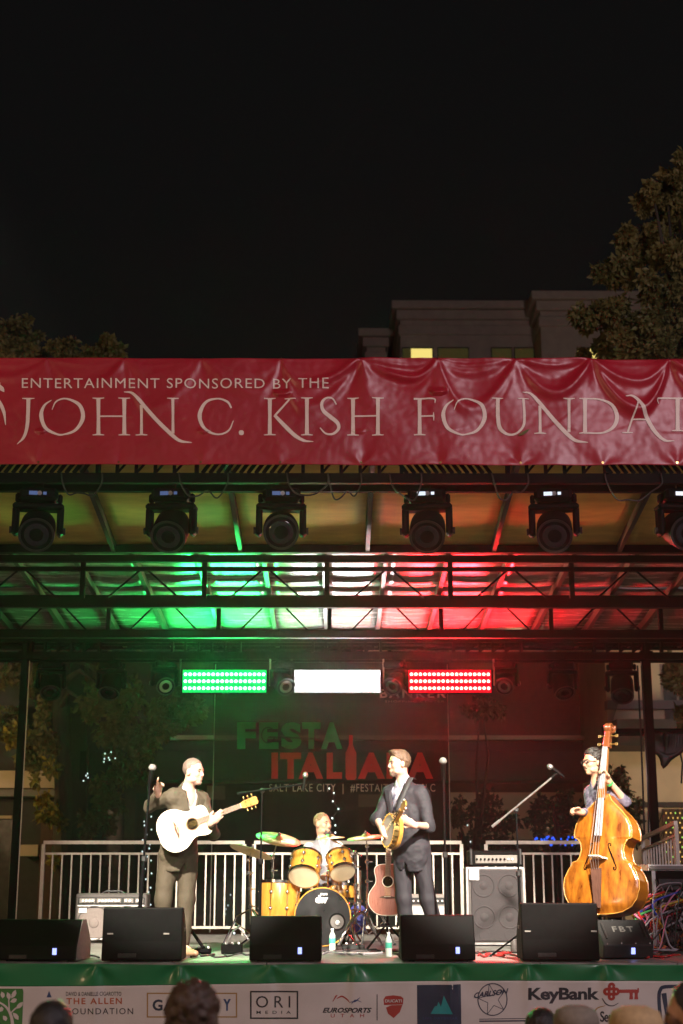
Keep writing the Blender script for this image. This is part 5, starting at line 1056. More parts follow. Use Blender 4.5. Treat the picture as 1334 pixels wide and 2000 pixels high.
def cymbal(label, px, py, Y, dia, nrm, foot, mt='bronze', boom=None):
    c = W(px, py, Y); nrm = Vector(nrm).normalized(); r = dia / 2
    t = thing('cymbal', label, 'cymbal', M=axis_frame(c, nrm), group='cymbals of the drum kit')
    MB().lathe([(.006, .034), (.03, .030), (.052, .010), (r * .5, .003), (r * .985, -.010), (r, -.013), (r * .98, -.0135), (r * .5, .0005), (.05, .007), (.006, .028)], None, 44).build('bronze_plate', mt, t, smooth=40, local=True)
    MB().lathe([(.001, .062), (.010, .062), (.012, .05), (.016, .048), (.016, .036), (.006, .035)], None, 12).build('wing_nut', 'chrome', t, local=True); MB().lathe([(.02, .036), (.02, .044), (.006, .044)], None, 12).build('felt', 'cable_black', t, local=True)
    f = Vector((foot[0], foot[1], DECK)); s = thing('cymbal_stand', 'chrome stand under the ' + label, 'cymbal stand', f, 'cymbal stands of the drum kit'); top = c - nrm * .02
    if boom: e = Vector((f.x, f.y, c.z - boom)); MB().tube([e + (e - top).normalized() * .08, top], .008, 8).build('boom_arm', 'chrome', s); MB().ball(e, .026, 10).build('tilter', 'chrome', s, smooth=True)
    else: e = c - nrm * .10; MB().tube([e, top], .007, 8).build('tilter_rod', 'chrome', s); MB().ball(e, .022, 10).build('tilter', 'chrome', s, smooth=True)
    h = e.z - DECK; base = Vector((f.x, f.y, DECK + .22))
    MB().tube([base, base.lerp(e, .55)], .0145, 10).build('lower_tube', 'chrome', s); MB().tube([base.lerp(e, .55), e], .011, 10).build('upper_tube', 'chrome', s)
    for q in (.28, .55, .8): MB().bbox(base.lerp(e, q), (.045, .05, .04), .01).build('tube_clamp', 'chrome', s); MB().tube([base.lerp(e, q) + Vector((.02, 0, 0)), base.lerp(e, q) + Vector((.055, -.01, 0))], .006, 6).build('wing_screw', 'chrome', s)
    for k in range(3):
        an = 2.1 * k + px * .1; d = Vector((math.cos(an), math.sin(an), 0)); MB().tube([base + Vector((0, 0, .16)), base + d * .16 + Vector((0, 0, .08)), Vector((f.x, f.y, DECK + .014)) + d * .30], .010, 7).build('leg', 'chrome', s); MB().tube([base + Vector((0, 0, -.10)), base + d * .17 + Vector((0, 0, .02))], .007, 6).build('brace', 'chrome', s); MB().ball(Vector((f.x, f.y, DECK + .016)) + d * .30, .018, 8).build('rubber_foot', 'cable_black', s)
cymbal('green-lit crash cymbal left of the drummer', 544, 1637, 15.7, .49, (.20, -.30, 1), (W(531, 1800, 15.95).x, 15.95), boom=.20)
cymbal('dark low cymbal at the far left of the kit', 491, 1662, 15.5, .47, (.30, .20, 1), (W(491, 1800, 15.5).x, 15.5))
cymbal('small thin cymbal right in front of the drummer', 645, 1635, 15.5, .31, (-.06, -.06, 1), (W(694, 1800, 15.6).x, 15.6), boom=.16)
cymbal('reddish crash cymbal right of the drummer', 715, 1634, 15.5, .41, (-.10, -.14, 1), (W(718, 1800, 15.5).x, 15.5))
# bass drum pedal side clutter: low chrome stand in front of the drums
ls = thing('low_chrome_stand', 'bent chrome tripod legs on the deck right of the bass drum', 'drum hardware', (W(700, 1840, 14.9).x, 14.9, DECK), 'chrome drum hardware')
MB().tube([W(661, 1846, 14.6), W(678, 1812, 14.7), W(694, 1786, 14.8), W(703, 1781, 14.85), W(712, 1786, 14.9), W(728, 1815, 15.0), W(742, 1838, 15.0)], .016, 9).build('hoop_leg', 'chrome', ls, smooth=True)
MB().tube([W(702, 1782, 14.85), W(686, 1806, 14.75), W(694, 1843, 14.6)], .010, 8).build('leg', 'chrome', ls); MB().tube([W(703, 1781, 14.86), W(703, 1700, 15.0)], .012, 8).build('upright', 'chrome', ls); MB().bbox(W(703, 1760, 14.86), (.05, .05, .04), .01).build('tube_clamp', 'chrome', ls)
o = MB().bbox(W(699, 1797, 15.9) , (.16, .10, .30), .03).build('blue_bag', 'blue_cloth', None); tag(o, 'dark blue bag behind the chrome stands right of the bass drum', 'bag')
th = thing('drum_throne', 'round black drum seat under the drummer behind the toms', 'stool', (W(632, 1760, 16.35).x, 16.35, DECK)); tc = ORG[th.name]
MB().lathe([(.05, .46), (.17, .455), (.18, .48), (.17, .53), (.05, .54)], Matrix.Translation(tc), 24).build('seat', 'black_box', th, smooth=True); MB().tube([tc + Vector((0, 0, .2)), tc + Vector((0, 0, .47))], .016, 8).build('post', 'chrome', th)
for k in range(3): d = Vector((math.cos(2.1 * k), math.sin(2.1 * k), 0)); MB().tube([tc + Vector((0, 0, .25)), tc + d * .26 + Vector((0, 0, .012))], .012, 7).build('leg', 'chrome', th)
# ------------------------------------------------------------------ microphones
def mic(parent, p, d, mt='black_box', ball='satin_chrome', s=1.0):
    Mx = axis_frame(p, d); b = MB().lathe([(.010 * s, -.13 * s), (.013 * s, -.12 * s), (.019 * s, .0), (.019 * s, .006)], Mx, 14).build('microphone_body', mt, parent, smooth=50); MB().lathe([(.018 * s, .006), (.026 * s, .018), (.027 * s, .032), (.020 * s, .052), (.010 * s, .060), (.001, .062)], Mx, 16).build('microphone_grille', ball, b, smooth=True)
def stand(label, top, foot, boom=None, micdir=(0, -1, .3), mt='black_steel', tip='dark_steel', r=.011, tripod=True, ball='satin_chrome', bm_mt=None):
    foot = Vector((foot[0], foot[1], DECK)); top = Vector(top); t = thing('microphone_stand', label, 'microphone stand', foot, 'microphone stands on the stage')
    b = foot + Vector((0, 0, .12)); md = b.lerp(top, .52)
    MB().tube([b, md], r * 1.35, 10).build('lower_tube', mt, t); MB().tube([md, top], r * .8, 10).build('upper_tube', mt, t); MB().bbox(md, (.05, .045, .06), .012).build('height_clutch', 'dark_steel', t)
    if tripod:
        for k in range(3): d = Vector((math.cos(2.09 * k + .6), math.sin(2.09 * k + .6), 0)); MB().tube([b + Vector((0, 0, .10)), foot + d * .30 + Vector((0, 0, .012))], .009, 7).build('leg', mt, t); MB().ball(foot + d * .30 + Vector((0, 0, .015)), .014, 7).build('rubber_foot', 'cable_black', t)
    else: MB().lathe([(.001, .004), (.13, .004), (.13, .014), (.10, .022), (.02, .03), (.015, .13)], Matrix.Translation(foot), 24).build('round_base', mt, t, smooth=40)
    if boom:
        a, c_ = Vector(boom[0]), Vector(boom[1]); MB().tube([a, c_], .009, 9).build('boom_arm', bm_mt or mt, t); MB().tube([a, a.lerp(c_, .12)], .014, 9).build('counterweight', bm_mt or mt, t); MB().bbox(top, (.05, .05, .05), .014).build('swivel', 'dark_steel', t); MB().tube([c_.lerp(a, .10), c_], .013, 8).build('clip', 'black_box', t); mic(t, c_ + Vector(micdir).normalized() * .06, micdir, 'black_box', ball)
    else: MB().tube([top, top + Vector(micdir).normalized() * .05], .016, 9).build('clip', 'black_box', t); mic(t, top + Vector(micdir).normalized() * .10, micdir, 'black_box', 'grey_box', 1.35)
    return t
stand('straight black microphone stand left of the guitarist', W(293, 1526, 13.45), (W(270, 1780, 13.62).x, 13.62), None, (.18, -.25, 1), ball='chrome', r=.014, tripod=False)
stand('black boom microphone stand between the guitarist and the drums', W(512, 1544, 14.3), (W(507, 1790, 14.3).x, 14.3), (W(464, 1550, 14.3), W(594, 1531, 14.2)), (.1, .2, .8))
stand('straight black microphone stand right of the banjo player', W(866, 1512, 13.42), (W(872, 1790, 13.55).x, 13.55), None, (-.05, -.45, 1), ball='chrome', r=.013, tripod=False)
stand('boom microphone stand slanting in front of the bass player', W(1008, 1582, 13.62), (W(1017, 1790, 13.62).x, 13.62), (W(961, 1615, 13.62), W(1090, 1509, 13.55)), (-.55, .05, .42), bm_mt='satin_chrome')
# ------------------------------------------------------------------ small things on the deck
for i, (px, row, lab) in enumerate(((649, 1858, 'small water bottle with green label in front of the bass drum'), (759, 1868, 'taller water bottle with green label left of the banjo player\'s monitor'))):
    p = WZ(px, row, DECK); t = thing('water_bottle', lab, 'bottle', p, 'water bottles at the stage edge'); T = Matrix.Translation(p)
    MB().lathe([(.001, .001), (.030, .001), (.032, .02), (.032, .07), (.030, .10), (.032, .13), (.030, .15), (.014, .185), (.012, .20)], T, 18).build('bottle_body', 'bottle', t, smooth=40); MB().lathe([(.0325, .075), (.0328, .076), (.0325, .125), (.0322, .125)], T, 18, ring=True).build('label_wrap', 'bottle_label', t); MB().lathe([(.013, .200), (.0145, .201), (.0145, .216), (.001, .217)], T, 14).build('cap', 'white_paint', t)
p = WZ(1004, 1860, DECK); t = thing('drink_can', 'dark drink can on the deck left of the tall bass monitor', 'can', p); MB().lathe([(.001, .001), (.026, .001), (.033, .012), (.033, .105), (.026, .118)], Matrix.Translation(p), 18).build('can_body', 'amp_tolex', t, smooth=40); MB().lathe([(.027, .117), (.027, .121), (.001, .118)], Matrix.Translation(p), 18).build('can_lid', 'satin_chrome', t)
def pedal(label, px, row, w, d, h, mt):
    p = WZ(px, row, DECK); t = thing('effects_pedal', label, 'pedal', p, 'effects pedals on the deck'); MB().bbox(p + Vector((0, d / 2, h / 2 + .003)), (w, d, h), .008).build('box', mt, t); MB().lathe([(.001, .012), (.011, .012), (.012, 0)], Matrix.Translation(p + Vector((0, .03, h + .003))), 10).build('switch', 'chrome', t)
    for k in (-1, 0, 1): MB().lathe([(.001, .016), (.010, .015), (.011, 0)], Matrix.Translation(p + Vector((k * w * .3, d - .03, h + .003))), 10).build('knob', 'white_paint', t)
pedal('low effects pedal at the guitarist\'s foot', 395, 1864, .16, .12, .05, 'black_box'); pedal('boxy effects pedal left of the drum monitor', 452, 1864, .20, .16, .085, 'black_box'); pedal('flat pedal on the deck behind the small water bottle', 690, 1856, .22, .14, .05, 'dark_steel')
s2 = thing('folded_stand', 'black folded instrument stand with yellow tip behind the guitarist\'s foot', 'stand', WZ(385, 1858, DECK)); MB().tube([W(366, 1806, 14.2), W(398, 1852, 13.95)], .016, 8).build('strut', 'black_steel', s2); MB().tube([W(364, 1800, 14.2), W(368, 1808, 14.2)], .022, 8).build('yellow_tip', 'cable_yellow', s2); MB().tube([W(368, 1812, 14.2), W(366, 1856, 14.1)], .012, 8).build('strut', 'black_steel', s2); MB().bbox(W(400, 1857, 13.95), (.10, .06, .04), .01).build('foot', 'black_steel', s2)
s3 = thing('pedal_stand', 'small chrome stand leaning over the boxy pedal', 'stand', WZ(455, 1858, DECK)); MB().tube([W(440, 1850, 14.2), W(452, 1822, 14.3), W(468, 1808, 14.4)], .010, 7).build('strut', 'satin_chrome', s3); MB().tube([W(466, 1812, 14.4), W(486, 1836, 14.2)], .006, 6).build('strut', 'satin_chrome', s3)
rug = MB().bbox((W(690, 1850, 15.6).x, 15.55, DECK + .006), (2.3, 2.0, .008), .003).build('drum_rug', 'cab_cloth', None); tag(rug, 'dark flat rug under the drum kit', 'rug')
# ================================================================== people: smooth distance-field bodies
class SDF:
    def __init__(s): s.p = []
    def cap(s, a, b, ra, rb, k=.02, op='+'): s.p.append(('c', np.array(a, float), np.array(b, float), ra, rb, k, op)); return s
    def ell(s, c, r, ax=None, k=.02, op='+'): s.p.append(('e', np.array(c, float), np.array(r, float), np.array(ax, float) if ax is not None else np.eye(3), None, k, op)); return s
    def fn(s, f, k=.004): s.p.append(('f', f, None, None, None, k, '-')); return s
    def mesh(s, h):
        lo = np.full(3, 1e9); hi = -lo
        for q in s.p:
            if q[6] != '+': continue
            if q[0] == 'c': r = max(q[3], q[4]); lo = np.minimum(lo, np.minimum(q[1], q[2]) - r); hi = np.maximum(hi, np.maximum(q[1], q[2]) + r)
            elif q[0] == 'e': r = q[2].max(); lo = np.minimum(lo, q[1] - r); hi = np.maximum(hi, q[1] + r)
        lo -= 4 * h; hi += 4 * h; dims = np.ceil((hi - lo) / h).astype(int) + 1
        F = np.full(dims, 1.0); ax = [lo[i] + h * np.arange(dims[i]) for i in range(3)]
        for q in s.p:
            if q[0] == 'f':
                X, Y, Z = np.meshgrid(*ax, indexing='ij'); d = q[1](np.stack([X, Y, Z], -1)); F = np.maximum(F, -d); continue
            if q[0] == 'c': r = max(q[3], q[4]); a = np.minimum(q[1], q[2]) - r; b = np.maximum(q[1], q[2]) + r
            else: r = q[2].max(); a = q[1] - r; b = q[1] + r
            pad = q[5] + 3 * h; i0 = np.maximum(0, ((a - pad - lo) / h).astype(int)); i1 = np.minimum(dims, ((b + pad - lo) / h).astype(int) + 2)
            if (i1 <= i0).any(): continue
            sl = tuple(slice(i0[i], i1[i]) for i in range(3)); X, Y, Z = np.meshgrid(*[ax[i][sl[i]] for i in range(3)], indexing='ij'); P = np.stack([X, Y, Z], -1)
            if q[0] == 'c':
                ba = q[2] - q[1]; t = np.clip(((P - q[1]) @ ba) / max(ba @ ba, 1e-9), 0, 1); d = np.linalg.norm(P - q[1] - t[..., None] * ba, axis=-1) - (q[3] + (q[4] - q[3]) * t)
            else:
                L = (P - q[1]) @ q[3].T; k0 = np.linalg.norm(L / q[2], axis=-1); k1 = np.linalg.norm(L / q[2] ** 2, axis=-1); d = k0 * (k0 - 1) / np.maximum(k1, 1e-6)
            S = F[sl]; k = q[5]
            if q[6] == '+': hh = np.clip(.5 + .5 * (S - d) / k, 0, 1); F[sl] = S + (d - S) * hh - k * hh * (1 - hh)
            else: hh = np.clip(.5 - .5 * (S + d) / k, 0, 1); F[sl] = S + (-d - S) * hh + k * hh * (1 - hh)
        ins = F < 0; nx, ny, nz = dims; acc = np.zeros((nx - 1, ny - 1, nz - 1, 3)); cnt = np.zeros((nx - 1, ny - 1, nz - 1))
        for a in range(3):
            b, c = [i for i in range(3) if i != a]
            for ob in (0, 1):
                for oc in (0, 1):
                    s0 = [None] * 3; s0[a] = slice(0, dims[a] - 1); s0[b] = slice(ob, dims[b] - 1 + ob); s0[c] = slice(oc, dims[c] - 1 + oc); s1 = list(s0); s1[a] = slice(1, dims[a])
                    f0 = F[tuple(s0)]; f1 = F[tuple(s1)]; cr_ = (f0 < 0) != (f1 < 0); t = np.where(cr_, f0 / np.where(f0 == f1, 1, f0 - f1), 0)
                    acc[..., a] += np.where(cr_, t, 0); acc[..., b] += np.where(cr_, ob, 0); acc[..., c] += np.where(cr_, oc, 0); cnt += cr_
        act = cnt > 0; idx = np.full(act.shape, -1); idx[act] = np.arange(act.sum()); cells = np.argwhere(act)
        V = lo + h * (cells + acc[act] / cnt[act][:, None]); Q = []
        for a in range(3):
            b, c = [(1, 2), (2, 0), (0, 1)][a]; s0 = [slice(1, -1)] * 3; s0[a] = slice(0, -1); s1 = [slice(1, -1)] * 3; s1[a] = slice(1, None)
            i0 = ins[tuple(s0)]; i1 = ins[tuple(s1)]; e = np.argwhere(i0 != i1); fl = i0[tuple(e.T)]
            e = e + 1; e[:, a] -= 1
            def at(db, dc): g_ = e.copy(); g_[:, b] -= db; g_[:, c] -= dc; return idx[tuple(g_.T)]
            qd = np.stack([at(1, 1), at(0, 1), at(0, 0), at(1, 0)], 1); Q.append(np.where(fl[:, None], qd, qd[:, ::-1]))
        return V, np.concatenate(Q)
def sdf_obj(name, sd, h, mt, parent, disp=None):
    V, Q = sd.mesh(h); Q = Q[(Q >= 0).all(1)]
    if disp:
        amp, fr, st = disp; V = np.array([v + amp * (np.array(noise.noise_vector((v[0] * fr[0], v[1] * fr[1], v[2] * fr[2] + st))) + .45 * np.array(noise.noise_vector((v[0] * fr[0] * 2.3 + v[2] * 9, v[1] * fr[1] * 2.3, v[2] * fr[2] * 2.7 - v[0] * 11)))) for v in V])
    o = ORG.get(parent.name, Vector((0, 0, 0))); me = bpy.data.meshes.new(name); me.from_pydata((V - np.array(o)).tolist(), [], Q.tolist())
    me.polygons.foreach_set('use_smooth', [True] * len(me.polygons)); return link(name, me, mt, parent)
nz_ = lambda v: np.array(Vector(v).normalized())
def hand(sd, w, d, n, curl=(.5, .5, .5, .5), side=1, thumb=.5, s=1.0):
    w = np.array(w, float); d = nz_(d); n = np.array(n, float); n = n - d * (n @ d); n = nz_(n); x = np.cross(d, n) * side
    kn = w + d * .085 * s
    sd.ell(w + d * .048 * s, (.040 * s, .052 * s, .017 * s), np.stack([x, d, n]), .012); sd.cap(w - d * .02, w + d * .03 * s, .026 * s, .026 * s, .02)
    for i, (L, off) in enumerate(((.070, .028), (.078, .010), (.072, -.009), (.056, -.027))):
        p = kn + x * off * s + d * (-.004 * abs(i - 1)); dd = d + x * off * 1.2; dd /= np.linalg.norm(dd); ang = curl[i]; r = (.0100, .0100, .0095, .0085)[i] * s; sg = 0
        for q, fr in enumerate((.46, .32, .24)):
            sg += ang * (.9 if q == 0 else 1.1); v = dd * math.cos(sg) + n * math.sin(sg); e = p + v * L * fr * s; sd.cap(p, e, r, r * .9, .004); p = e; r *= .92
    p = w + d * .022 * s + x * .030 * s; e = p + (d * .6 + x * .75 + n * .35 * thumb) * .038 * s; sd.cap(p, e, .014 * s, .0115 * s, .012); sd.cap(e, e + (d * .85 + x * .1 + n * .6 * thumb) * .036 * s, .0112 * s, .0085 * s, .005)
def head(sd, c, f, u, s=1.0):
    f = nz_(f); u = np.array(u, float); u = nz_(u - f * (u @ f)); x = np.cross(f, u); ax = np.stack([x, f, u]); c = np.array(c, float)
    L = lambda a, b, z: c + (x * a + f * b + u * z) * s
    E = lambda a, b, z, r, k=.015, op='+': sd.ell(L(a, b, z), np.array(r) * s, ax, k, op)
    E(0, -.012, .036, (.077, .098, .082)); E(0, .022, -.02, (.066, .070, .085), .03); E(0, .030, -.065, (.052, .052, .050), .025); E(0, .070, -.100, (.024, .020, .018), .02)
    for sg in (-1, 1):
        E(sg * .036, .076, .024, (.026, .014, .010), .012); E(sg * .032, .101, .006, (.017, .012, .010), .010, '-'); E(sg * .042, .062, -.022, (.024, .024, .022), .02); E(sg * .080, -.006, -.008, (.010, .022, .032), .008); E(sg * .050, .02, -.075, (.016, .045, .020), .02)
    sd.cap(L(0, .090, .010), L(0, .107, -.026), .0085 * s, .0115 * s, .010); E(0, .101, -.033, (.016, .011, .008), .008); E(0, .088, -.060, (.024, .016, .007), .008); E(0, .086, -.073, (.021, .015, .008), .008); E(0, .1075, -.0665, (.022, .010, .0028), .003, '-')
    return L, x, f, u, ax
def face_parts(L, ax, t, body, brow, s=1.0):
    for sg in (-1, 1):
        MB().ball(L(sg * .033, .086, .004), (.012 * s, .008 * s, .006 * s), 8, Matrix(ax).transposed()).build('eye', 'eye', body, smooth=True)
        MB().tube([L(sg * .014, .092, .022), L(sg * .034, .091, .027), L(sg * .052, .076, .022)], .0042 * s, 6).build('eyebrow', brow, body)
def person(name, label, Y0, J, face, up, style, group='musicians on the stage'):
    g_ = lambda k: np.array(W(J[k][0], J[k][1], Y0 + (J[k][2] if len(J[k]) > 2 else 0)))
    j = {k: g_(k) for k in J}
    pel = (j['ha'] + j['hb']) / 2; ch = (j['sa'] + j['sb']) / 2; sx = nz_(j['sb'] - j['sa']); upv = ch - pel; upv = nz_(upv - sx * (upv @ sx)); fw = np.cross(sx, upv); T = np.stack([sx, fw, upv])
    base = (j['na'] + j['nb']) / 2; base[2] = style.get('ground', DECK); t = thing(name, label, 'person', tuple(base), group)
    bw = style.get('w', 1.0); hs = style.get('hs', 1.0)
    sd = SDF(); tl = np.linalg.norm(ch - pel)
    L, hx, hf, hu, hax = head(sd, j['hd'], face, up, hs)
    sd.cap(j['nk'], L(0, -.025, -.06), .058 * hs, .054 * hs, .03)
    def torso(q, e, lo=.0):
        q.ell(ch - upv * .12, ((.150 + e) * bw, .098 * bw + e, .19 + e), T, .05); q.cap(j['sa'] - sx * -.03 - upv * .015, j['sb'] - sx * .03 - upv * .015, .056 + e, .056 + e, .05); q.ell((ch + pel) / 2, (.138 * bw + e, .098 * bw + e, tl * .42), T, .06); q.ell(pel + upv * .03, (.155 * bw + e, .105 * bw + e, .12 + e), T, .05)
        q.cap(j['nk'] - upv * .03, ch - upv * .02, .06 + e * .6, .09 + e, .05)
    torso(sd, -.004)
    for a in 'ab':
        sd.cap(j['s' + a], j['e' + a], .047, .038, .03); sd.cap(j['e' + a], j['w' + a], .038, .026, .02); sd.cap(j['h' + a], j['k' + a], .080, .052, .04); sd.cap(j['k' + a], j['n' + a], .050, .036, .02); sd.cap(j['n' + a], j['n' + a] * .4 + j['t' + a] * .6, .030, .018, .02)
        h_ = style['hand' + a]; hand(sd, j['w' + a], h_[0], h_[1], h_[2], h_[3], h_[4] if len(h_) > 4 else .5, 1.05)
    body = sdf_obj('body', sd, style.get('h', .0085), style.get('skin', 'skin'), t)
    face_parts(L, hax, t, body, style.get('brow', 'hair_dark'), hs)
    # hair
    hd_ = SDF(); th = style.get('hair_th', .012); tp = style.get('hair_top', .012)
    hd_.ell(L(0, -.016, .040), np.array((.077 + th, .098 + th, .084 + tp)) * hs, hax, .01)
    if style.get('quiff'): hd_.ell(L(0, .055, .110), np.array((.058, .045, .026)) * hs, hax, .03)
    if style.get('long'): hd_.ell(L(0, -.03, -.05), np.array((.092, .075, .14)) * hs, hax, .04)
    fl = style.get('line', .070); P0 = L(0, .060, fl); n0 = nz_(hf * .80 - hu * .60)
    P1 = L(0, -.035, -.055 if not style.get('long') else -.30); n1 = nz_(-hu - hf * .35); P2 = L(0, .018, .02); n2 = nz_(hf)
    hd_.fn(lambda p: -np.minimum(np.maximum((p - P0) @ n0, -1e9), 9)); hd_.fn(lambda p: -((p - P1) @ n1))
    if not style.get('long'): hd_.fn(lambda p: np.maximum(-((p - P2) @ n2), (p - L(0, 0, style.get('side', .045))) @ hu))
    sdf_obj('hair', hd_, .007, style['hair'], body, (style.get('hair_n', .006), (45, 45, 45), 3))
    if style.get('beard'):
        bd2 = SDF(); bd2.ell(L(0, .030, -.066), np.array((.0565, .058, .054)) * hs, hax, .01); bd2.ell(L(0, .068, -.098), np.array((.030, .026, .024)) * hs, hax, .02); bd2.ell(L(0, .092, -.050), np.array((.026, .014, .008)) * hs, hax, .01)
        bd2.ell(L(0, .10, -.0665), np.array((.018, .03, .007)) * hs, hax, .004, '-'); Pb = L(0, .055, -.048); nb = nz_(hu * .8 + hf * .5); bd2.fn(lambda p: np.maximum(-((p - Pb) @ hu), -((L(0, .085, -.07) - p) @ hf * -1))); bd2.fn(lambda p: -((L(0, -.005, 0) - p) @ hf))
        sdf_obj('beard', bd2, .006, style['beard'], body, (.003, (60, 60, 60), 5))
    if style.get('moustache'): MB().tube([L(-.028, .092, -.058), L(-.012, .106, -.052), L(.012, .106, -.052), L(.028, .092, -.058)], [.003, .006, .006, .003], 6).build('moustache', style['moustache'], body)
    if style.get('glasses'):
        gl = thing('glasses', 'dark-framed round glasses on the bass player', 'glasses', tuple(L(0, .11, .004)))
        for sg in (-1, 1):
            MB().tube([L(sg * .033 + .022 * math.cos(a), .106, .004 + .019 * math.sin(a)) for a in np.linspace(0, 6.28, 15)], .0032, 5, False).build('rim', 'cable_black', gl); MB().tube([L(sg * .055, .104, .008), L(sg * .076, .06, .010), L(sg * .082, -.005, .008)], .003, 5).build('temple', 'cable_black', gl)
        MB().tube([L(-.012, .108, .008), L(0, .112, .010), L(.012, .108, .008)], .003, 5).build('nose_bridge', 'cable_black', gl)
    # shirt
    shs = SDF(); torso(shs, .008); shs.cap(j['nk'] - upv * .015, j['nk'] + upv * .03, .071, .066, .03)
    if style.get('sleeves'):
        for a in 'ab':
            e_, sl = j['e' + a], style['sleeves'][a]; shs.cap(j['s' + a], e_, .062, .052, .04)
            if sl > 0: shs.cap(e_, e_ + (j['w' + a] - e_) * sl, .052, .042, .02)
    vn = style.get('vneck', .07)
    shs.fn(lambda p: np.maximum(np.abs((p - j['nk']) @ sx) - np.clip(((p - j['nk']) @ upv + vn) * .55, 0, .05), -((p - ch) @ fw) + .02))
    sdf_obj('shirt', shs, .011, style['shirt'], t, (.006, (16, 16, 10), 2))
    # trousers
    tr = SDF(); tr.ell(pel + upv * .02, (.170 * bw, .125 * bw, .13), T, .05); wd = style.get('leg', 1.0)
    for a in 'ab':
        tr.cap(j['h' + a], j['k' + a], .094 * wd, .074 * wd, .05); tr.cap(j['k' + a], j['n' + a] + (j['k' + a] - j['n' + a]) * .06, .074 * wd, .064 * wd, .03)
    sdf_obj('trousers', tr, .012, style['trousers'], t, (.008, (11, 11, 5), 8))
    for a in 'ab':
        s_ = SDF(); n_, t_ = j['n' + a].copy(), j['t' + a].copy(); gz_ = style.get('ground', DECK); n_[2] = gz_ + .055; t_[2] = gz_ + .035; d = nz_(t_ - n_); s_.cap(n_ - d * .05, n_ + d * .06, .045, .042, .03); s_.cap(n_ + d * .05, n_ + d * .19, .040, .030, .03); s_.cap(n_, j['n' + a] + np.array((0, 0, .02)), .045, .042, .02)
        s_.fn(lambda p: p[..., 2] - gz_ - .004); sdf_obj('shoe', s_, .010, style.get('shoe', 'shoe_black'), t)
    # jacket or vest
    if style.get('jacket'):
        jk = SDF(); ex = style.get('jex', .026); torso(jk, ex); jk.cap(j['nk'] - upv * .02, j['nk'] + upv * .015, .080, .074, .03)
        hem = style.get('hem', .0)
        if hem: jk.ell(pel + upv * .02, (.178 * bw, .136 * bw, .46), T, .05)
        if style['jacket_sleeve'] is not None:
            for a in 'ab':
                e_ = j['e' + a]; fr = style['jacket_sleeve'][a]; sq = j['s' + a]; jk.cap(sq, e_, .070, .058, .045)
                if fr > 0: jk.cap(e_, e_ + (j['w' + a] - e_) * fr, .060, .047, .025)
        bt_ = style.get('button', .28)            # front opening: wide at the collar, closing at the button
        ww = style.get('open', .085)
        jk.fn(lambda p: np.maximum(np.abs((p - j['nk']) @ sx - style.get('skew', 0)) - np.clip((((p - j['nk']) @ upv) + bt_) / bt_ * ww, 0, ww), -((p - ch) @ fw) - .0))
        if hem: jk.fn(lambda p: np.maximum(np.abs((p - pel) @ sx) - np.clip((-((p - pel) @ upv) - .05) * .4, 0, .05), -((p - pel) @ fw)))
        if hem: jk.fn(lambda p: (p - (pel - upv * hem)) @ upv)
        jo = sdf_obj(style.get('jname', 'jacket'), jk, .0105, style['jacket'], t, (.012, (9, 9, 12), 1))
        if style['jacket_sleeve'] is not None:
            for sg in (-1, 1):                     # lapels
                pts = [j['nk'] + sx * sg * .060 + fw * .070 - upv * .01, j['nk'] + sx * sg * .085 + fw * .135 * 1 - upv * .08, j['nk'] + sx * sg * .060 + fw * .160 - upv * .18, j['nk'] + sx * sg * .018 + fw * .160 - upv * (bt_ + .0)]
                w_ = [.022, .042, .034, .010]; vs = []; fs = []
                for i, (p, w0) in enumerate(zip(pts, w_)): vs += [p + sx * sg * -.012 + fw * .004, p + sx * sg * w0 - fw * .006]
                fs = [(2 * i, 2 * i + 1, 2 * i + 3, 2 * i + 2) for i in range(3)]
                lo_ = MB().add([tuple(v) for v in vs], fs).build('lapel', style['jacket'], jo); md = lo_.modifiers.new('s', 'SOLIDIFY'); md.thickness = .006; md.offset = 0; lo_.modifiers.new('b', 'BEVEL').width = .002
    return t, j, (sx, fw, upv), L
mat('stubble', (0.34, 0.22, 0.17), 0.7, vary=0.25, scale=90)
rel = (.35, .4, .45, .5); grip = (1.0, 1.05, 1.1, 1.15)
person('person', 'man in olive suit holding a pale guitar and pointing up with one hand', 13.80,
    dict(hd=(378, 1508), nk=(366, 1543, .03), sa=(336, 1555, -.07), sb=(394, 1560, .11), ea=(293, 1575, .12), wa=(309, 1550, -.08), eb=(416, 1630, -.12), wb=(413, 1607, -.35), ha=(330, 1672, -.02), hb=(367, 1672, .04), ka=(319, 1757, -.03), kb=(364, 1757, .02), na=(316, 1846, .0), nb=(356, 1846, .0), ta=(306, 1858, -.17), tb=(380, 1860, -.12)),
    (.88, -.47, -.04), (0.02, 0, 1), dict(handa=((.12, -.25, 1), (.7, -.7, 0), (.12, 1.1, 1.15, 1.2), -1), handb=((.70, -.28, .62), (.1, .95, .2), (.45, .5, .55, .6), 1), hair='hair_grey', hair_th=.0025, hair_top=.010, hair_n=.003, line=.082, side=.06, beard='stubble', brow='hair_dark', shirt='shirt_print', vneck=.16, trousers='olive_suit', leg=1.06, shoe='shoe_tan', jacket='olive_suit', jacket_sleeve=dict(a=.80, b=.72), hem=.14, button=.34, open=.075, skin='skin'))
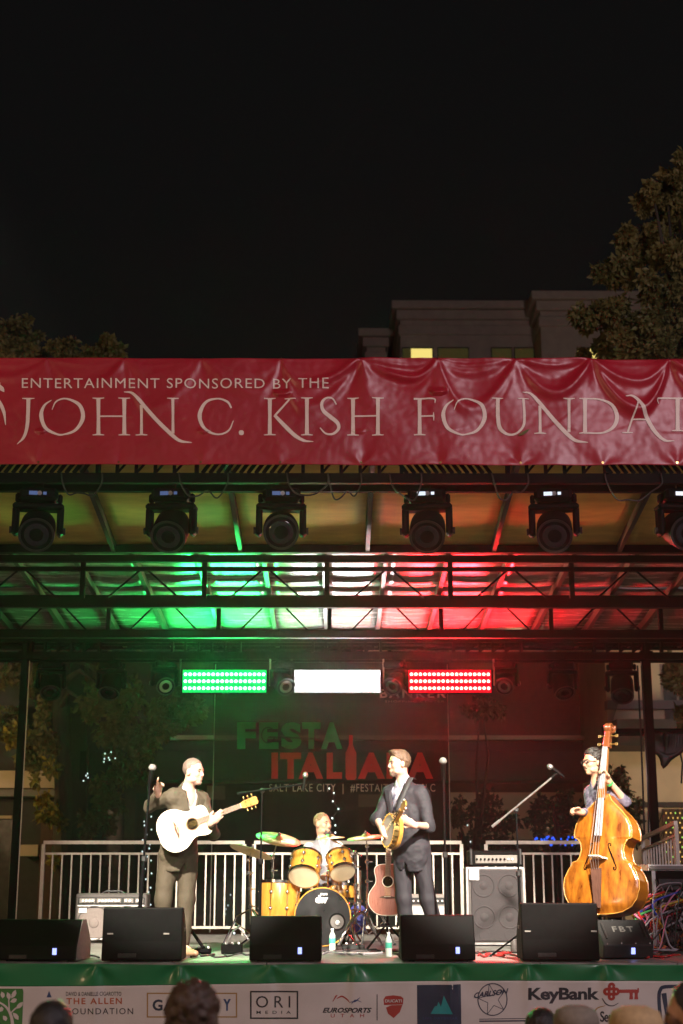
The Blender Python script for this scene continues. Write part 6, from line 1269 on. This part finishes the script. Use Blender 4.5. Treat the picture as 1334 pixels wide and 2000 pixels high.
tB, jB, (sxB, fwB, upB), LB = person('person', 'man in charcoal suit and floral shirt playing a banjo', 13.85,
    dict(hd=(779, 1492), nk=(787, 1528, .02), sa=(762, 1547, .09), sb=(825, 1550, -.08), ea=(737, 1600, -.04), wa=(747, 1622, -.27), eb=(838, 1614, -.18), wb=(808, 1611, -.43), ha=(785, 1672, .03), hb=(822, 1672, -.03), ka=(789, 1757, .0), kb=(836, 1757, -.04), na=(797, 1847, .02), nb=(862, 1847, .0), ta=(786, 1860, -.15), tb=(872, 1860, -.15)),
    (-.93, -.36, -.02), (0, 0, 1), dict(handa=((.15, -.40, -.55), (.6, -.2, .2), (.5, .55, .6, .65), -1), handb=((-.80, -.22, .45), (.0, .9, .4), (.5, .55, .6, .65), 1), hair='hair_brown', hair_th=.008, hair_top=.018, quiff=True, line=.068, beard='beard', brow='hair_brown', shirt='shirt_floral', vneck=.06, trousers='charcoal_suit', leg=.98, shoe='shoe_black', jacket='charcoal_suit', jacket_sleeve=dict(a=.12, b=.15), hem=.13, button=.38, open=.095, skew=-.01, skin='skin'))
st_ = thing('banjo_strap', 'broad dark strap over the banjo player\'s shoulder', 'strap', tuple(jB['sb']))
p_ = [jB['nk'] + sxB * .085 - fwB * .06 + upB * .03, jB['nk'] + sxB * .10 + fwB * .03 + upB * .045, jB['nk'] + sxB * .095 + fwB * .125 - upB * .05, jB['nk'] + sxB * .075 + fwB * .172 - upB * .15, jB['nk'] + sxB * .045 + fwB * .185 - upB * .26, np.array(W(788, 1592, 13.50))]
vs = []
for q in p_: vs += [tuple(q - sxB * .028), tuple(q + sxB * .028)]
MB().add(vs, [(2 * i, 2 * i + 1, 2 * i + 3, 2 * i + 2) for i in range(5)]).build('webbing', 'strap_black', st_, smooth=True).modifiers.new('s', 'SOLIDIFY').thickness = .006
person('person', 'drummer in grey waistcoat and white shirt sitting behind the toms', 16.30,
    dict(hd=(630, 1610), nk=(631, 1641), sa=(603, 1657, -.02), sb=(661, 1655, .06), ea=(592, 1700, -.06), wa=(610, 1716, -.28), eb=(672, 1700, -.02), wb=(640, 1708, -.26), ha=(616, 1740), hb=(648, 1740), ka=(598, 1752, -.40), kb=(668, 1752, -.38), na=(604, 1826, -.40), nb=(668, 1826, -.38), ta=(602, 1834, -.6), tb=(672, 1834, -.58)),
    (.74, -.66, .02), (0, 0, 1), dict(handa=((.4, -.8, -.2), (0, 0, -1), grip, -1), handb=((-.5, -.8, -.1), (0, 0, -1), grip, 1), hair='hair_sandy', hair_th=.002, hair_top=.006, line=.085, beard='beard_dark', brow='hair_dark', shirt='shirt_white', vneck=.09, sleeves=dict(a=.3, b=.3), trousers='jeans_dark', jacket='vest_grey', jname='waistcoat', jacket_sleeve=None, hem=0, button=.30, open=.055, jex=.016, skin='skin_tan', h=.009))
tA, jA, frA, LA = person('person', 'bass player in dark patterned shirt and glasses behind the double bass', 13.98,
    dict(hd=(1159, 1489), nk=(1167, 1527, .03), sa=(1152, 1547, .10), sb=(1197, 1545, -.10), ea=(1156, 1588, -.02), wa=(1134, 1586, -.22), eb=(1221, 1566, -.10), wb=(1187, 1522, -.24), ha=(1164, 1672, .08), hb=(1198, 1672, .06), ka=(1162, 1758, .08), kb=(1200, 1758, .06), na=(1160, 1847, .1), nb=(1203, 1847, .1), ta=(1150, 1858, -.05), tb=(1206, 1858, -.06)),
    (-.92, -.38, -.04), (0, 0, 1), dict(handa=((-.95, -.25, .2), (.1, -.5, -.8), grip, 1), handb=((-.35, -.25, .75), (-.8, -.3, -.1), (.8, .85, .9, .95), 1), hair='hair_dark', hair_th=.014, hair_top=.022, hair_n=.014, line=.075, moustache='hair_dark', glasses=True, brow='hair_dark', shirt='shirt_bassist', vneck=.05, sleeves=dict(a=.75, b=.15), trousers='jeans_dark', jacket=None, skin='skin_tan'))
wr = np.array(W(1190, 1530, 13.98 - .235)); o = MB().lathe([(.034, -.012), (.037, -.012), (.037, .012), (.034, .012)], axis_frame(tuple(wr), jA['wb'] - jA['eb']), 16, ring=True).build('wristband', 'cable_green', None); tag(o, 'green paper wristband on the bass player\'s raised arm', 'wristband')
# ------------------------------------------------------------------ spectators in front of the stage
def spectator(label, px, top, wpx, hair, style=None, coat='jeans_dark', hat=None):
    Y = .178 * FPX / math.cos(R(14)) / wpx; p = W(px, top, Y); H = p.z; s = 1.0; t = thing('person', label, 'person', (p.x, Y, 0), 'spectators seen from behind')
    z = lambda f: H * f; X = p.x; A = lambda x, y, zz: np.array((X + x, Y + y, zz)); hc = A(0, 0, H - .13)
    sd = SDF(); L, hx, hf, hu, hax = head(sd, hc, style.get('face', (0, 1, 0)) if style else (0, 1, 0), (0, 0, 1)); sh = H - .30; hp = H * .50
    sd.cap(A(0, -.01, sh + .02), A(0, .0, H - .18), .058, .055, .03); sd.ell(A(0, 0, (sh + hp) / 2 + .06), (.16, .11, (sh - hp) / 2 + .04), None, .05)
    for k in (-1, 1): sd.cap(A(k * .10, 0, hp), A(k * .10, 0, hp * .52), .078, .055, .04); sd.cap(A(k * .10, 0, hp * .52), A(k * .10, -.01, .07), .052, .036, .02); sd.cap(A(k * .10, -.01, .045), A(k * .10, .15, .035), .038, .03, .02); sd.cap(A(k * .19, 0, sh - .03), A(k * .23, -.01, sh - .32), .048, .04, .04); sd.cap(A(k * .23, -.01, sh - .32), A(k * .21, .10, sh - .54), .038, .028, .02); hand(sd, A(k * .21, .10, sh - .54), (0, .3, -1), (-k, 0, 0), rel, -k)
    bo_ = sdf_obj('body', sd, .014, 'skin_tan', t)
    for sg in (-1, 1): MB().ball(L(sg * .033, .086, .004), (.012, .008, .006), 6, Matrix(hax).transposed()).build('eye', 'eye', bo_)
    hd_ = SDF(); th, tp, lg = (style or {}).get('hair', (.012, .012, 0)); hd_.ell(L(0, -.018, .035), (.080 + th, .100 + th, .086 + tp), hax, .01)
    if lg: hd_.ell(L(0, -.04, -.06), (.088 + th, .07, .10 + lg), hax, .05)
    P0 = L(0, .060, .075); n0 = nz_(hf * .8 - hu * .6); hd_.fn(lambda q: -((q - P0) @ n0)); P1 = L(0, -.03, -.06 - 2 * lg); hd_.fn(lambda q: -((q - P1) @ nz_(-hu - hf * .3)))
    sdf_obj('hair', hd_, .010, hair, bo_, ((style or {}).get('n', .008), (38, 38, 38), px))
    ct = SDF(); ct.ell(A(0, 0, (sh + hp) / 2 + .05), (.185, .135, (sh - hp) / 2 + .09), None, .05); ct.cap(A(-.17, 0, sh - .02), A(.17, 0, sh - .02), .07, .07, .05); ct.cap(A(0, -.01, sh), A(0, -.01, sh + .05), .085, .07, .03)
    for k in (-1, 1): ct.cap(A(k * .19, 0, sh - .03), A(k * .235, -.01, sh - .32), .066, .056, .04); ct.cap(A(k * .235, -.01, sh - .32), A(k * .215, .09, sh - .50), .054, .045, .02)
    sdf_obj('jacket', ct, .015, coat, t, (.012, (9, 9, 11), px)); tr = SDF()
    for k in (-1, 1): tr.cap(A(k * .10, 0, hp + .05), A(k * .10, 0, hp * .52), .095, .072, .04); tr.cap(A(k * .10, 0, hp * .52), A(k * .10, -.01, .09), .070, .058, .02)
    sdf_obj('trousers', tr, .016, 'jeans_dark', t)
    for k in (-1, 1): sq = SDF(); sq.cap(A(k * .10, -.03, .05), A(k * .10, .17, .04), .048, .036, .03); sq.fn(lambda q: q[..., 2] - .004); sdf_obj('shoe', sq, .014, 'shoe_black', t)
    if hat:
        h_ = thing('sun_hat' if hat[1] else 'cap', hat[2], 'hat', tuple(L(0, 0, .06))); MB().lathe([(.112, .0), (.110, .05), (.095, .085), (.05, .105), (.001, .108)], Matrix.Translation(L(0, -.012, .045)), 26).build('crown', hat[0], h_, smooth=True)
        if hat[1]: MB().lathe([(.112, .012), (.18, -.02), (.182, -.024), (.112, .006)], Matrix.Translation(L(0, -.012, .045)), 30, ring=True).build('brim', hat[0], h_, smooth=True)
        else: MB().prism([(-.07, 0), (.07, 0), (.05, .07), (-.05, .07)], 0, .006, Matrix.Translation(L(0, .085, .06)) @ Matrix.Rotation(R(-90), 4, 'X')).build('peak', hat[0], h_)
    return t
mat('straw', (0.42, 0.29, 0.14), 0.8, vary=0.2, scale=60, bump=0.3, bscale=200); mat('felt_grey', (0.20, 0.17, 0.13), 0.9, vary=0.15, scale=40, bump=0.2)
spectator('spectator with short thinning dark hair at the lower left, seen from behind', 104, 1947, 88, 'hair_black', dict(hair=(.002, .0, 0), n=.003))
spectator('spectator with full auburn hair in front of the gold-boxed logo, seen from behind', 379, 1912, 90, 'hair_auburn', dict(hair=(.012, .010, .05), n=.014), 'p_black')
spectator('spectator with round dark hair left of the grey cap, seen from behind', 1056, 1966, 62, 'hair_black', dict(hair=(.010, .006, 0), n=.006), 'p_black')
spectator('spectator in a grey cap at the lower right, seen from behind', 1124, 1972, 70, 'hair_dark', dict(hair=(.0, -.01, 0)), 'grey_band', ('felt_grey', False, 'soft grey cap on the spectator at the lower right'))
spectator('spectator in a straw hat at the lower right, seen from behind', 1240, 1975, 84, 'hair_sandy', dict(hair=(.0, -.01, .03)), 'grey_band', ('straw', False, 'pale straw hat on the spectator at the lower right'))
spectator('dark-haired spectator turned sideways at the right edge', 1347, 1916, 84, 'hair_black', dict(hair=(.010, .01, .03), face=(-.9, .4, 0), n=.008), 'p_black')

# thin mist box added to imitate lens bloom round the LED lights
hz = MB().box((0, 22, 10.6), (124, 88, 23.2)).build('bloom_volume', None); hz['kind'] = 'stuff'; hz['label'] = 'thin mist added round the stage to give the lights a glow'
hm = bpy.data.materials.new('bloom_volume'); hm.use_nodes = True; nt = hm.node_tree
nt.nodes.remove(nt.nodes['Principled BSDF']); pv = nt.nodes.new('ShaderNodeVolumePrincipled'); pv.inputs['Density'].default_value = 0.0008; pv.inputs['Color'].default_value = (1, 1, 1, 1); pv.inputs['Anisotropy'].default_value = 0.82
nt.links.new(pv.outputs[0], nt.nodes['Material Output'].inputs['Volume']); hz.data.materials.append(hm)
